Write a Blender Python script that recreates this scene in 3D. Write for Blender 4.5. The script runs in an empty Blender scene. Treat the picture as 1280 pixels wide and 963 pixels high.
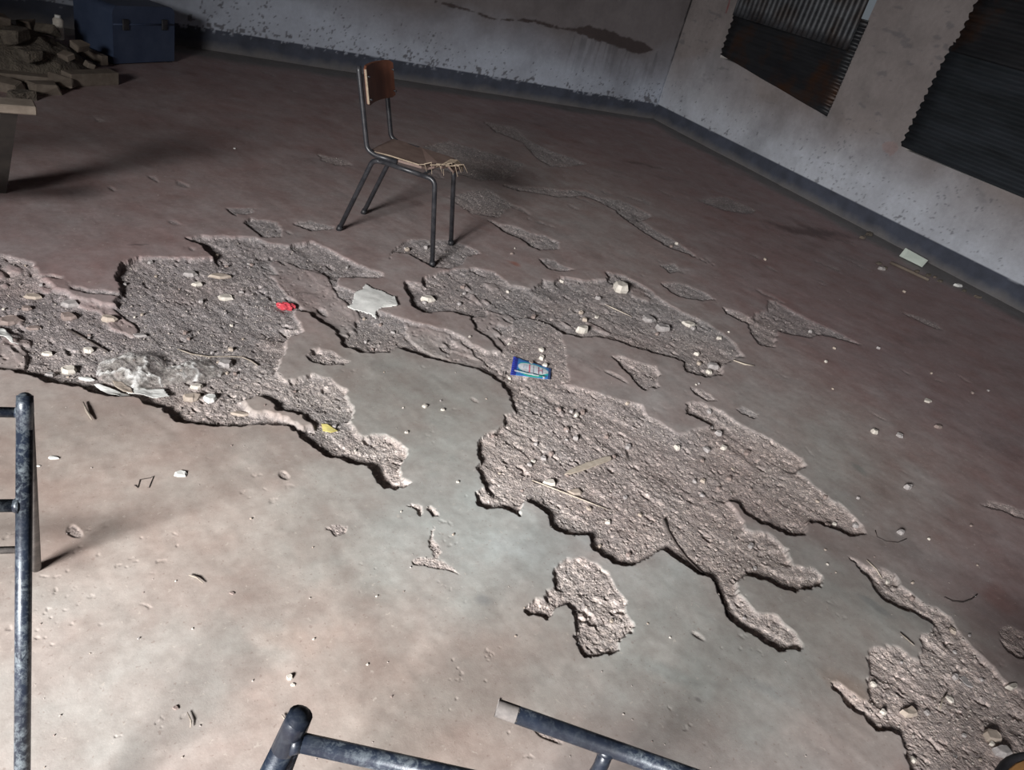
import bpy, bmesh, math, random
import numpy as np
from mathutils import Vector, Matrix

# ------------------------------------------------------------------ camera
H = 1.4
F_PX = 924.0
PITCH, ROLL, YAW = math.radians(30.55), math.radians(15.99), math.radians(35.99)
cp, sp = math.cos(PITCH), math.sin(PITCH)
FW = Vector((math.sin(YAW)*cp, math.cos(YAW)*cp, -sp))
_rt = Vector((math.cos(YAW), -math.sin(YAW), 0)); _up = _rt.cross(FW)
RT = math.cos(ROLL)*_rt + math.sin(ROLL)*_up
UP = -math.sin(ROLL)*_rt + math.cos(ROLL)*_up
scene = bpy.context.scene
cam_d = bpy.data.cameras.new('camera'); cam = bpy.data.objects.new('camera', cam_d)
scene.collection.objects.link(cam)
cam_d.sensor_fit = 'HORIZONTAL'; cam_d.sensor_width = 36; cam_d.lens = 36*F_PX/1280
cam_d.clip_start = 0.02
Mx = Matrix((RT, UP, -FW)).transposed().to_4x4(); Mx.translation = (0, 0, H)
cam.matrix_world = Mx
scene.camera = cam

# ------------------------------------------------------------------ light and exposure
scene.view_settings.view_transform = 'Standard'; scene.view_settings.look = 'None'
scene.view_settings.exposure = 0.0; scene.view_settings.gamma = 1
world = bpy.data.worlds.new('sky'); scene.world = world; world.use_nodes = True
wn = world.node_tree.nodes; bg = wn['Background']
bg.inputs[0].default_value = (0.80, 0.90, 1.0, 1); bg.inputs[1].default_value = 0.13

def area(name, loc, target, sx, sy, power, col, spread=math.pi):
    l = bpy.data.lights.new(name, 'AREA'); l.shape = 'RECTANGLE'; l.size = sx; l.size_y = sy
    l.energy = power; l.color = col; l.spread = spread
    o = bpy.data.objects.new(name, l); scene.collection.objects.link(o)
    o.location = loc
    o.rotation_euler = (Vector(target)-Vector(loc)).to_track_quat('-Z', 'Y').to_euler()
    return o
# daylight entering by the open window of the left wall, and weak fill added at an unseen doorway behind the camera
area('window_daylight', (-3.33, -1.42, 2.05), (0.35, 1.1, 0.0), 1.5, 0.75, 152, (1.0, 0.985, 0.965), math.radians(76))
area('door_fill_light', (1.2, -2.5, 1.2), (1.2, 0, 1.2), 1.0, 1.9, 5, (0.80, 0.88, 1.0))

# ------------------------------------------------------------------ helpers
def pr(x, y, z=0.0):
    """photograph pixel -> point of the place at height z"""
    d = FW + RT*((x-640)/F_PX) - UP*((y-481.5)/F_PX)
    t = (z-H)/d.z
    return Vector((0, 0, H)) + d*t

C = scene.collection
def tag(o, label=None, cat=None, group=None, kind=None):
    if label: o['label'] = label
    if cat: o['category'] = cat
    if group: o['group'] = group
    if kind: o['kind'] = kind
    return o
def empty(name, loc, label, cat, group=None, rz=0):
    o = bpy.data.objects.new(name, None); C.objects.link(o); o.location = loc
    o.rotation_euler = (0, 0, rz); o.empty_display_size = .05
    return tag(o, label, cat, group)
def obj_bm(name, bm, m, parent=None, smooth=False):
    me = bpy.data.meshes.new(name); bm.normal_update(); bm.to_mesh(me); bm.free()
    me.materials.append(m)
    if smooth: me.shade_smooth()
    o = bpy.data.objects.new(name, me); C.objects.link(o)
    if parent:
        o.parent = parent
        # meshes are written in world coordinates: bring them into the parent's frame
        inv = (Matrix.LocRotScale(parent.location, parent.rotation_euler, None)).inverted()
        if parent.parent:
            pp = parent.parent
            inv = (Matrix.LocRotScale(pp.location, pp.rotation_euler, None) @ Matrix.LocRotScale(parent.location, parent.rotation_euler, None)).inverted()
        me.transform(inv)
    return o
def np_mesh(name, V, Fc, m, smooth=False):
    me = bpy.data.meshes.new(name)
    V = np.asarray(V, np.float32); Fc = np.asarray(Fc, np.int32)
    me.vertices.add(len(V)); me.vertices.foreach_set('co', V.ravel())
    n, k = Fc.shape
    me.loops.add(n*k); me.loops.foreach_set('vertex_index', Fc.ravel())
    me.polygons.add(n)
    me.polygons.foreach_set('loop_start', np.arange(0, n*k, k, dtype=np.int32))
    me.polygons.foreach_set('loop_total', np.full(n, k, np.int32))
    me.update(calc_edges=True)
    if smooth: me.polygons.foreach_set('use_smooth', np.ones(n, bool))
    me.materials.append(m)
    o = bpy.data.objects.new(name, me); C.objects.link(o)
    return o
def attr(o, name, A):
    a = o.data.color_attributes.new(name, 'FLOAT_COLOR', 'POINT')
    col = np.ones((len(A), 4), np.float32); col[:, :A.shape[1]] = A
    a.data.foreach_set('color', col.ravel())

def add_tube(bm, pts, r, seg=12, cap=True, bend=0):
    pts = [Vector(p) for p in pts]
    if bend:       # round the corners
        q = [pts[0]]
        for i in range(1, len(pts)-1):
            a, b, c = pts[i-1], pts[i], pts[i+1]
            d1 = (a-b); d2 = (c-b); k = min(bend, d1.length*.48, d2.length*.48)
            p1 = b+d1.normalized()*k; p2 = b+d2.normalized()*k
            for j in range(7):
                t = j/6; q.append((1-t)**2*p1+2*t*(1-t)*b+t*t*p2)
        q.append(pts[-1]); pts = q
    prev = None; rings = []
    nrm = None
    for i, p in enumerate(pts):
        if i == 0: t = pts[1]-pts[0]
        elif i == len(pts)-1: t = pts[-1]-pts[-2]
        else: t = (pts[i+1]-p).normalized()+(p-pts[i-1]).normalized()
        t.normalize()
        if nrm is None:
            nrm = t.orthogonal().normalized()
        else:
            nrm = (nrm - t*nrm.dot(t)).normalized()
        bn = t.cross(nrm)
        rr = r[i] if isinstance(r, (list, tuple)) else r
        ring = [bm.verts.new(p+rr*(math.cos(a)*nrm+math.sin(a)*bn)) for a in [2*math.pi*k/seg for k in range(seg)]]
        rings.append(ring)
    for a, b in zip(rings, rings[1:]):
        for k in range(seg):
            bm.faces.new((a[k], a[(k+1) % seg], b[(k+1) % seg], b[k]))
    if cap:
        bm.faces.new(list(reversed(rings[0]))); bm.faces.new(rings[-1])
    return bm
def tube(name, pts, r, m, parent, seg=12, bend=0):
    bm = bmesh.new(); add_tube(bm, pts, r, seg, True, bend)
    return obj_bm(name, bm, m, parent, True)
def add_box(bm, c, s, rot=None, jit=0, rnd=None):
    c = Vector(c); vs = []
    for dx in (-.5, .5):
        for dy in (-.5, .5):
            for dz in (-.5, .5):
                v = Vector((dx*s[0], dy*s[1], dz*s[2]))
                if jit: v += Vector([(rnd.random()-.5)*jit*s[k] for k in range(3)])
                if rot is not None: v = rot @ v
                vs.append(bm.verts.new(c+v))
    for f in ((0, 1, 3, 2), (4, 6, 7, 5), (0, 4, 5, 1), (2, 3, 7, 6), (0, 2, 6, 4), (1, 5, 7, 3)):
        bm.faces.new([vs[i] for i in f])
    return bm
def bevel(bm, w, seg=2):
    bmesh.ops.bevel(bm, geom=bm.edges[:], offset=w, segments=seg, affect='EDGES', profile=.6)
    return bm
def prism(bm, pts, z0, z1):
    """pts: list of Vector (x, y); z0 / z1 numbers or lists"""
    n = len(pts)
    lo = [bm.verts.new((p[0], p[1], z0 if not isinstance(z0, list) else z0[i])) for i, p in enumerate(pts)]
    hi = [bm.verts.new((p[0], p[1], z1 if not isinstance(z1, list) else z1[i])) for i, p in enumerate(pts)]
    for i in range(n):
        j = (i+1) % n
        bm.faces.new((lo[i], lo[j], hi[j], hi[i]))
    bm.faces.new(list(reversed(lo))); bm.faces.new(hi)
    bmesh.ops.recalc_face_normals(bm, faces=bm.faces[:])
    return bm

# numpy value noise
def _hash(ix, iy, s):
    h = (ix.astype(np.int64)*374761393 + iy.astype(np.int64)*668265263 + s*1274126177) & 0xffffffff
    h = ((h ^ (h >> 13))*1274126177) & 0xffffffff
    return ((h ^ (h >> 16)) & 0xffff).astype(np.float32)/65535.0
def vn(x, y, s=0):
    ix = np.floor(x); iy = np.floor(y); fx = (x-ix).astype(np.float32); fy = (y-iy).astype(np.float32)
    fx = fx*fx*(3-2*fx); fy = fy*fy*(3-2*fy)
    a = _hash(ix, iy, s); b = _hash(ix+1, iy, s); c = _hash(ix, iy+1, s); d = _hash(ix+1, iy+1, s)
    return (a*(1-fx)+b*fx)*(1-fy)+(c*(1-fx)+d*fx)*fy*1.0
def fbm(x, y, sc, oct=3, s=0):
    """-1 .. 1, sc = wavelength in metres"""
    t = 0; amp = 1; tot = 0
    for o in range(oct):
        c, q = math.cos(.7*o+.3), math.sin(.7*o+.3)
        t = t + amp*(vn((x*c-y*q)/sc+17.3*o, (x*q+y*c)/sc-9.1*o, s+o*31)*2-1); tot += amp
        amp *= .55; sc *= .48
    return t/tot
def cell(x, y, sc, s=0):
    """distance to the nearest scattered point, 0 at it, about 1 between (rounded pebbles)"""
    X = x/sc; Y = y/sc; ix = np.floor(X); iy = np.floor(Y); best = np.full(X.shape, 9., np.float32)
    for dx in (-1, 0, 1):
        for dy in (-1, 0, 1):
            jx = ix+dx; jy = iy+dy
            px_ = jx+_hash(jx, jy, s); py_ = jy+_hash(jx, jy, s+7)
            best = np.minimum(best, ((X-px_)**2+(Y-py_)**2).astype(np.float32))
    return np.sqrt(best)

# ------------------------------------------------------------------ materials
def nmat(name): 
    m = bpy.data.materials.new(name); m.use_nodes = True
    nt = m.node_tree; b = nt.nodes['Principled BSDF']
    return m, nt, b
class NT:
    def __init__(s, nt): s.nt = nt; s.tc = nt.nodes.new('ShaderNodeTexCoord')
    def noise(s, scale, detail=4, rough=.6, coord='Object', vec=None, dist=0):
        n = s.nt.nodes.new('ShaderNodeTexNoise'); n.inputs['Scale'].default_value = scale
        n.inputs['Detail'].default_value = detail; n.inputs['Roughness'].default_value = rough
        n.inputs['Distortion'].default_value = dist
        s.nt.links.new(vec if vec is not None else s.tc.outputs[coord], n.inputs['Vector'])
        return n.outputs['Fac']
    def voro(s, scale, feature='F1', vec=None, out='Distance'):
        n = s.nt.nodes.new('ShaderNodeTexVoronoi'); n.inputs['Scale'].default_value = scale; n.feature = feature
        s.nt.links.new(vec if vec is not None else s.tc.outputs['Object'], n.inputs['Vector'])
        return n.outputs[out]
    def map(s, scale=(1, 1, 1), rot=(0, 0, 0)):
        n = s.nt.nodes.new('ShaderNodeMapping'); n.inputs['Scale'].default_value = scale; n.inputs['Rotation'].default_value = rot
        s.nt.links.new(s.tc.outputs['Object'], n.inputs[0]); return n.outputs[0]
    def ramp(s, fac, stops, interp='LINEAR'):
        n = s.nt.nodes.new('ShaderNodeValToRGB'); e = n.color_ramp.elements; n.color_ramp.interpolation = interp
        while len(e) < len(stops): e.new(.5)
        for k, (p, c) in enumerate(stops):
            e[k].position = p; e[k].color = (*c, 1) if isinstance(c, tuple) else (c, c, c, 1)
        s.nt.links.new(fac, n.inputs[0]); return n.outputs[0]
    def mix(s, fac, a, b, mode='MIX'):
        n = s.nt.nodes.new('ShaderNodeMix'); n.data_type = 'RGBA'; n.blend_type = mode
        for v, i in ((fac, 0), (a, 6), (b, 7)):
            if hasattr(v, 'is_linked') or hasattr(v, 'links'): s.nt.links.new(v, n.inputs[i])
            elif i == 0: n.inputs[0].default_value = v
            else: n.inputs[i].default_value = (*v, 1)
        return n.outputs[2]
    def math(s, op, a, b=0.0, clamp=False):
        n = s.nt.nodes.new('ShaderNodeMath'); n.operation = op; n.use_clamp = clamp
        for v, i in ((a, 0), (b, 1)):
            if hasattr(v, 'links'): s.nt.links.new(v, n.inputs[i])
            else: n.inputs[i].default_value = v
        return n.outputs[0]
    def attr(s, name):
        n = s.nt.nodes.new('ShaderNodeVertexColor'); n.layer_name = name
        sep = s.nt.nodes.new('ShaderNodeSeparateColor'); s.nt.links.new(n.outputs[0], sep.inputs[0])
        return n.outputs[0], sep.outputs
    def bump(s, h, strength, dist, base=None):
        n = s.nt.nodes.new('ShaderNodeBump'); n.inputs['Strength'].default_value = strength
        n.inputs['Distance'].default_value = dist; s.nt.links.new(h, n.inputs['Height'])
        if base is not None: s.nt.links.new(base, n.inputs['Normal'])
        return n.outputs[0]
def simple(name, c1, c2, scale=20, rough=.8, metal=0, bump=.3, bdist=.002, stretch=None, lo=.35, hi=.65):
    m, nt, b = nmat(name); t = NT(nt)
    v = t.map(stretch) if stretch else None
    f = t.noise(scale, 5, .65, vec=v)
    nt.links.new(t.ramp(f, [(lo, c1), (hi, c2)]), b.inputs['Base Color'])
    b.inputs['Roughness'].default_value = rough; b.inputs['Metallic'].default_value = metal
    f2 = t.noise(scale*3, 4, .6, vec=v)
    nt.links.new(t.bump(f2, bump, bdist), b.inputs['Normal'])
    return m

# floor
def floor_material():
    m, nt, b = nmat('worn_screed_floor'); t = NT(nt)
    col, sep = t.attr('tint')            # colour of the worn screed, its dust and its bare cement
    _, msk = t.attr('mask')              # r: broken out, g: pebble tops
    n1 = t.noise(6, 6, .65); n2 = t.noise(38, 5, .7); n3 = t.noise(240, 3, .7); 
    base = t.mix(.55, col, t.ramp(n1, [(.3, (.80, .76, .74)), (.7, (1.18, 1.2, 1.2))]), 'MULTIPLY')
    base = t.mix(.6, base, t.ramp(n2, [(.3, (.80, .78, .77)), (.72, (1.18, 1.18, 1.18))]), 'MULTIPLY')
    speck = t.ramp(t.noise(95, 2, .5), [(.66, 0.0), (.71, 1.0)])
    base = t.mix(t.math('MULTIPLY', speck, .35), base, (.20, .14, .12))
    speck2 = t.ramp(t.noise(70, 3, .6, dist=.5), [(.30, 1.0), (.34, 0.0)])
    base = t.mix(t.math('MULTIPLY', speck2, .35), base, (.62, .56, .50))
    # the broken concrete: coloured aggregate in grey brown mortar
    agg = t.voro(120, out='Color'); sp2 = nt.nodes.new('ShaderNodeSeparateColor'); nt.links.new(agg, sp2.inputs[0])
    ac = t.ramp(sp2.outputs[0], [(0, (.74, .74, .74)), (.45, (.95, .93, .92)), (.8, (1.1, 1.08, 1.05)), (.93, (1.5, 1.45, 1.4)), (1, (1.75, 1.72, 1.7))])
    gritc = t.mix(1, col, ac, 'MULTIPLY')
    gritc = t.mix(.7, gritc, t.ramp(n2, [(.3, (.78, .78, .78)), (.7, (1.2, 1.2, 1.2))]), 'MULTIPLY')
    fin = t.mix(msk[0], base, gritc)
    nt.links.new(fin, b.inputs['Base Color'])
    nt.links.new(t.math('ADD', t.math('MULTIPLY', msk[0], .3), .62), b.inputs['Roughness'])
    b.inputs['Specular IOR Level'].default_value = .3
    # relief: fine for the screed, coarse for the grit
    hs = t.math('ADD', t.math('MULTIPLY', n2, .5), t.math('MULTIPLY', n3, .35))
    bs = t.bump(hs, .35, .0022)
    hg = t.math('ADD', t.math('MULTIPLY', t.voro(170), -1.0), t.math('MULTIPLY', n3, .9))
    n = nt.nodes.new('ShaderNodeBump'); n.inputs['Distance'].default_value = .0045
    nt.links.new(hg, n.inputs['Height']); nt.links.new(t.math('MULTIPLY', msk[0], .5), n.inputs['Strength']); nt.links.new(bs, n.inputs['Normal'])
    nt.links.new(n.outputs[0], b.inputs['Normal'])
    return m
def wall_material():
    m, nt, b = nmat('peeling_limewash'); t = NT(nt)
    col, sep = t.attr('tint'); 
    n1 = t.noise(2.2, 6, .65); n2 = t.noise(28, 5, .7); n3 = t.noise(120, 3, .6)
    c = t.mix(.8, col, t.ramp(n1, [(.3, (.82, .80, .80)), (.7, (1.12, 1.12, 1.12))]), 'MULTIPLY')
    c = t.mix(.6, c, t.ramp(n2, [(.3, (.85, .84, .84)), (.7, (1.1, 1.1, 1.1))]), 'MULTIPLY')
    nt.links.new(c, b.inputs['Base Color']); b.inputs['Roughness'].default_value = .85
    nt.links.new(t.bump(t.math('ADD', n2, t.math('MULTIPLY', n3, .4)), .5, .004), b.inputs['Normal'])
    return m
M = {}
M['floor'] = floor_material(); M['wall'] = wall_material()
M['plaster'] = simple('plain_plaster', (.36, .33, .32), (.44, .41, .40), 5)
M['chair_steel'] = simple('dark_chair_steel', (.022, .023, .028), (.05, .05, .056), 30, .36, .2, .2, .0006)
M['ply_brown'] = simple('brown_varnished_plywood', (.13, .048, .028), (.22, .085, .05), 14, .5, 0, .2, .0006, (1, 1, .2))
M['ply_seat'] = simple('dusty_plywood_seat', (.15, .10, .085), (.21, .15, .13), 14, .7, 0, .3, .0008)
M['veneer'] = simple('torn_pale_veneer', (.27, .21, .155), (.40, .32, .24), 40, .8)
M['stone_pale'] = simple('pale_plaster_chip', (.50, .46, .41), (.68, .64, .58), 60, .9, bdist=.001)
M['stone_grey'] = simple('grey_concrete_chip', (.28, .26, .26), (.44, .41, .40), 60, .9, bdist=.001)
M['stone_tan'] = simple('tan_brick_chip', (.36, .30, .25), (.46, .395, .34), 60, .9, bdist=.001)
M['stone_brown'] = simple('reddish_brown_chip', (.22, .17, .155), (.31, .25, .23), 60, .9, bdist=.001)
M['grit'] = simple('mixed_grit', (.22, .19, .18), (.52, .47, .43), 160, .95, bdist=.001, lo=.3, hi=.7)
M['paper'] = simple('crumpled_grey_white_paper', (.66, .67, .65), (.82, .82, .80), 25, .8)
M['red'] = simple('red_foil', (.45, .04, .06), (.60, .09, .11), 90, .35, bump=.5)
M['yellow'] = simple('yellow_plastic', (.60, .52, .16), (.70, .62, .25), 60, .5)
M['wood_pale'] = simple('pale_split_wood', (.42, .36, .29), (.58, .51, .43), 60, .8, stretch=(1, 1, 1))
M['stick'] = simple('dry_stick', (.20, .17, .14), (.38, .33, .28), 60, .85)
M['twine'] = simple('dark_wire', (.05, .04, .04), (.12, .10, .09), 60, .7)
M['tile'] = simple('pale_green_tile', (.48, .54, .49), (.54, .60, .55), 12, .5)
M['tin'] = simple('dark_corrugated_iron', (.020, .022, .026), (.040, .042, .046), 3.5, .55, .3, .2, .001)
M['blue_trunk'] = simple('blue_painted_steel', (.045, .065, .12), (.07, .095, .16), 5, .5, .2)
M['roof_iron'] = simple('old_dark_roof_iron', (.10, .085, .08), (.16, .14, .13), 3, .7, .2)
M['timber'] = simple('rough_dusty_timber', (.12, .095, .075), (.20, .165, .135), 12, .9, stretch=(1, 1, 1))
M['dark_wood'] = simple('dark_wood', (.022, .019, .018), (.045, .038, .033), 10, .7)
M['rubble'] = simple('earth_and_rubble', (.085, .07, .058), (.17, .145, .115), 14, .95, bump=1, bdist=.02)
M['orange'] = simple('orange_varnished_wood', (.50, .25, .09), (.60, .32, .13), 9, .45, stretch=(1, 6, 1))
M['black_edge'] = simple('black_rubber_edging', (.015, .015, .018), (.03, .03, .035), 30, .5)

# rusty corrugated iron variations
def tin_mat(name, dark, light, rust, rust_amt):
    m, nt, b = nmat(name); t = NT(nt)
    c = t.ramp(t.noise(7, 5, .65, vec=t.map((1, .25, 1))), [(.35, dark), (.65, light)])
    r = t.ramp(t.noise(2.3, 5, .6), [(.62-rust_amt, 0.0), (.78-rust_amt, 1.0)])
    nt.links.new(t.mix(r, c, rust), b.inputs['Base Color'])
    b.inputs['Roughness'].default_value = .5; b.inputs['Metallic'].default_value = .35
    return m
M['tin_low'] = tin_mat('dark_iron_sheet', (.012, .013, .016), (.026, .028, .032), (.045, .020, .010), .10)
M['tin_high'] = tin_mat('grey_iron_sheet', (.035, .038, .044), (.085, .09, .10), (.028, .018, .014), .16)
M['tin_blue'] = tin_mat('blue_black_iron_sheet', (.018, .022, .026), (.035, .042, .052), (.06, .024, .010), .04)
def frame_paint():
    m, nt, b = nmat('chipped_blue_black_paint'); t = NT(nt)
    base = t.ramp(t.noise(9, 4, .6), [(.35, (.006, .008, .014)), (.65, (.016, .023, .040))])
    worn = t.ramp(t.noise(85, 8, .8, dist=.4), [(.47, 0.0), (.62, 1.0)])
    big = t.ramp(t.noise(6, 3, .5), [(.40, 0.1), (.62, 1.0)])
    c = t.mix(t.math('MULTIPLY', worn, big), base, (.155, .18, .20))
    nt.links.new(c, b.inputs['Base Color']); b.inputs['Roughness'].default_value = .38; b.inputs['Metallic'].default_value = .15
    nt.links.new(t.bump(t.noise(90, 4, .7), .3, .001), b.inputs['Normal'])
    return m
M['frame'] = frame_paint()
M['dusty_steel'] = simple('dust_coated_steel', (.10, .092, .09), (.21, .19, .18), 30, .8, .1)

# ------------------------------------------------------------------ the setting
XR, YB = 5.9, 6.9          # right wall, back wall
XL, YF = -3.45, -2.6        # left wall and front wall (behind the camera)
ZC = 3.0

# outlines of the places where the screed has broken away, as measured on the floor
PITS = [
 # (depth m, rough, outline)
 (.021, [(-60,300),(0,316),(50,327),(52,342),(82,345),(92,357),(120,362),(150,365),(141,343),(150,328),(175,320),(208,320),(250,322),(267,321),(255,308),(226,297),(262,295),(320,296),(335,302),(365,306),(390,300),(415,312),(437,325),(460,335),(480,342),(482,347),(455,348),(427,347),(428,357),(445,365),(470,387),(500,397),(520,402),(557,412),(572,418),(590,430),(605,437),(630,440),(660,470),(650,490),(627,477),(595,462),(570,455),(545,447),(515,440),(495,433),(482,440),(455,440),(432,430),(420,415),(395,400),(385,390),(365,388),(370,400),(380,415),(357,425),(357,437),(350,450),(345,465),(360,474),(370,472),(392,467),(415,475),(425,480),(437,490),(445,510),(437,527),(452,545),(465,545),(482,546),(511,562),(505,572),(503,585),(505,600),(515,605),(500,612),(490,613),(480,610),(470,597),(457,582),(432,575),(407,567),(392,555),(375,542),(357,531),(340,531),(320,529),(303,533),(286,534),(255,531),(225,527),(217,517),(206,507),(189,504),(176,497),(164,494),(134,493),(117,488),(100,483),(57,477),(45,467),(25,462),(0,457),(-60,450)]),
 (.017, [(504,360),(510,350),(525,352),(530,345),(550,340),(565,337),(595,335),(620,340),(640,356),(665,360),(680,350),(692,352),(700,345),(715,347),(735,352),(760,350),(757,340),(780,345),(800,355),(825,372),(855,390),(875,400),(905,415),(920,430),(930,445),(905,455),(900,467),(882,471),(857,465),(852,452),(840,447),(815,440),(790,432),(767,425),(745,420),(722,423),(702,416),(682,402),(655,396),(640,400),(637,425),(625,436),(597,415),(590,395),(565,390),(530,390),(515,382),(510,372)]),
 (.006, [(597,397),(640,388),(682,400),(702,417),(708,445),(712,478),(640,482),(626,440),(600,415)]),
 (.018, [(627,473),(640,470),(680,474),(715,480),(742,487),(765,497),(802,505),(810,520),(827,530),(847,542),(865,537),(890,532),(872,522),(857,517),(857,502),(875,502),(902,515),(927,530),(960,544),(982,560),(1002,572),(1007,582),(997,590),(1027,612),(1052,630),(1070,647),(1082,665),(1067,669),(1055,667),(1025,655),(1009,652),(1007,671),(982,669),(960,656),(945,650),(930,642),(922,630),(910,627),(922,640),(937,662),(960,667),(972,675),(987,687),(992,705),(1017,712),(1028,722),(1027,735),(1015,738),(1001,739),(995,745),(975,740),(960,728),(935,722),(923,728),(925,743),(948,765),(975,773),(990,788),(1004,806),(1003,816),(975,818),(963,812),(938,793),(915,775),(907,760),(897,740),(887,720),(870,717),(847,700),(830,687),(815,700),(800,704),(780,707),(760,700),(742,685),(737,672),(715,671),(692,660),(685,645),(672,632),(657,624),(655,645),(640,641),(632,637),(607,635),(595,630),(590,617),(607,612),(602,600),(595,585),(602,577),(597,562),(602,548),(617,540),(630,532),(627,517),(640,512),(637,497)]),
 (.012, [(685,720),(688,730),(680,735),(673,743),(660,743),(648,763),(655,770),(673,768),(678,773),(688,768),(688,758),(701,753),(718,763),(718,791),(722,811),(733,825),(751,823),(779,815),(779,803),(791,793),(791,780),(779,765),(784,753),(771,735),(762,720),(747,702),(727,697),(707,697),(690,710)]),
 (.016, [(1057,692),(1080,702),(1100,710),(1120,717),(1124,728),(1137,738),(1157,753),(1175,759),(1187,770),(1197,786),(1215,803),(1238,826),(1258,851),(1273,861),(1290,866),(1360,900),(1360,1080),(1160,1040),(1142,963),(1137,950),(1134,932),(1124,916),(1101,911),(1081,894),(1061,881),(1043,864),(1036,851),(1043,849),(1061,861),(1077,874),(1084,869),(1084,851),(1089,841),(1085,833),(1086,818),(1094,808),(1109,804),(1124,806),(1142,818),(1150,822),(1154,813),(1156,806),(1154,793),(1164,788),(1167,779),(1147,768),(1132,763),(1111,753),(1096,738),(1084,720),(1067,702)]),
 (.008, [(1252,783),(1245,798),(1253,813),(1271,822),(1290,826),(1330,822),(1320,800),(1285,792),(1271,786),(1260,782)]),
 (.010, [(609,274),(626,287),(647,296),(663,308),(677,313),(701,313),(698,303),(680,294),(663,291),(642,283),(628,281)]),
 (.010, [(673,324),(682,334),(698,338),(719,337),(703,331),(691,324)]),
 (.010, [(626,231),(670,235),(705,237),(731,238),(750,247),(773,249),(799,261),(818,271),(801,275),(818,287),(846,303),(872,322),(900,336),(858,317),(834,308),(811,294),(787,278),(769,263),(750,252),(729,245),(694,246),(677,242),(647,238)]),
 (.010, [(825,354),(840,365),(857,372),(880,376),(895,375),(880,365),(857,355),(840,352)]),
 (.012, [(905,385),(907,392),(925,400),(937,405),(940,417),(952,432),(972,435),(970,425),(975,415),(1010,421),(1025,417),(1055,425),(1080,431),(1047,415),(1025,405),(997,392),(972,377),(962,376),(958,388),(942,390),(940,398),(922,389)]),
 (.010, [(765,447),(780,462),(792,478),(807,488),(822,482),(825,465),(820,457),(790,450),(775,445)]),
 (.010, [(500,305),(510,300),(540,299),(562,300),(585,307),(600,317),(582,320),(577,330),(562,337),(540,334),(525,325),(510,317),(492,315),(484,325),(490,313)]),
 (.011, [(302,277),(312,272),(320,274),(345,277),(355,287),(352,296),(327,295),(315,288)]),
 (.006, [(282,260),(320,260),(317,267),(290,270)]),
 (.010, [(380,445),(395,434),(415,437),(435,450),(427,455),(402,455),(385,452)]),
 (.003, [(402,660),(415,672),(432,667),(434,659),(412,655)]),
 (.007, [(511,633),(525,646),(529,636),(518,630)]),
 (.007, [(535,640),(540,647),(550,645),(549,637),(541,635)]),
 (.006, [(513,701),(517,707),(545,712),(578,721),(562,707),(548,697),(552,687),(544,675),(541,655),(538,660),(536,682),(541,695),(527,696)]),
 (.007, [(862,484),(874,486),(894,500),(880,500),(866,492)]),
 (.007, [(918,511),(928,508),(948,518),(946,524),(932,519)]),
 (.006, [(825,331),(837,341),(851,338),(845,329)]),
 (.006, [(605,152),(640,158),(662,176),(690,188),(735,205),(705,209),(685,207),(668,195),(652,178),(620,165)]),
 (.006, [(1128,391),(1160,407),(1180,413),(1172,405),(1145,394)]),
 (.006, [(872,250),(905,245),(944,262),(935,268),(900,262)]),
 (.007, [(365,278),(385,275),(420,283),(417,287),(385,287)]),
 (.006, [(1226,632),(1290,650),(1290,640),(1240,625)]),
 (.005, [(395,192),(430,200),(442,207),(420,207),(400,200)]),
 (.004, [(500,190),(560,176),(610,190),(655,205),(640,222),(600,226),(560,214),(520,205)]),
 (.004, [(560,245),(610,236),(640,255),(625,272),(590,268)]),
]
ISLANDS = [ [(300,499),(325,496),(340,499),(349,512),(367,514),(382,520),(393,533),(380,537),(360,523),(340,517),(310,513)],
            [(428,348),(470,350),(505,352),(500,372),(512,388),(540,398),(560,410),(505,396),(480,386),(500,372),(470,362),(445,360)],
            [(52,345),(84,349),(92,362),(122,367),(150,370),(148,380),(120,376),(95,372),(70,360)] ]
LDIR = np.array((-.68, -.73))     # floor direction towards the window
def to_floor(poly): return np.array([tuple(pr(x, y))[:2] for x, y in poly])
PITW = [(d, to_floor(p)) for d, p in PITS]
ISLW = [to_floor(p) for p in ISLANDS]
def sdf(P, X, Y):
    d2 = np.full(X.shape, 1e9); ins = np.zeros(X.shape, bool); gx = np.zeros(X.shape); gy = np.zeros(X.shape)
    n = len(P)
    for i in range(n):
        ax, ay = P[i]; bx, by = P[(i+1) % n]; ex, ey = bx-ax, by-ay
        t = np.clip(((X-ax)*ex+(Y-ay)*ey)/(ex*ex+ey*ey+1e-12), 0, 1)
        vx = X-ax-t*ex; vy = Y-ay-t*ey; q = vx*vx+vy*vy
        m = q < d2; d2[m] = q[m]; gx[m] = vx[m]; gy[m] = vy[m]
        c = ((ay > Y) != (by > Y)) & (X < ex*(Y-ay)/(ey if ey != 0 else 1e-12)+ax)
        ins ^= c
    d = np.sqrt(d2); g = 1/(d+1e-9)
    s = np.where(ins, -1.0, 1.0)
    return d*s, gx*g*s, gy*g*s       # negative inside; gradient points outward
AX = np.array(tuple(pr(1000, 700)-pr(700, 500)))[:2]; AX /= np.linalg.norm(AX)   # direction the screed was trowelled
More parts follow.
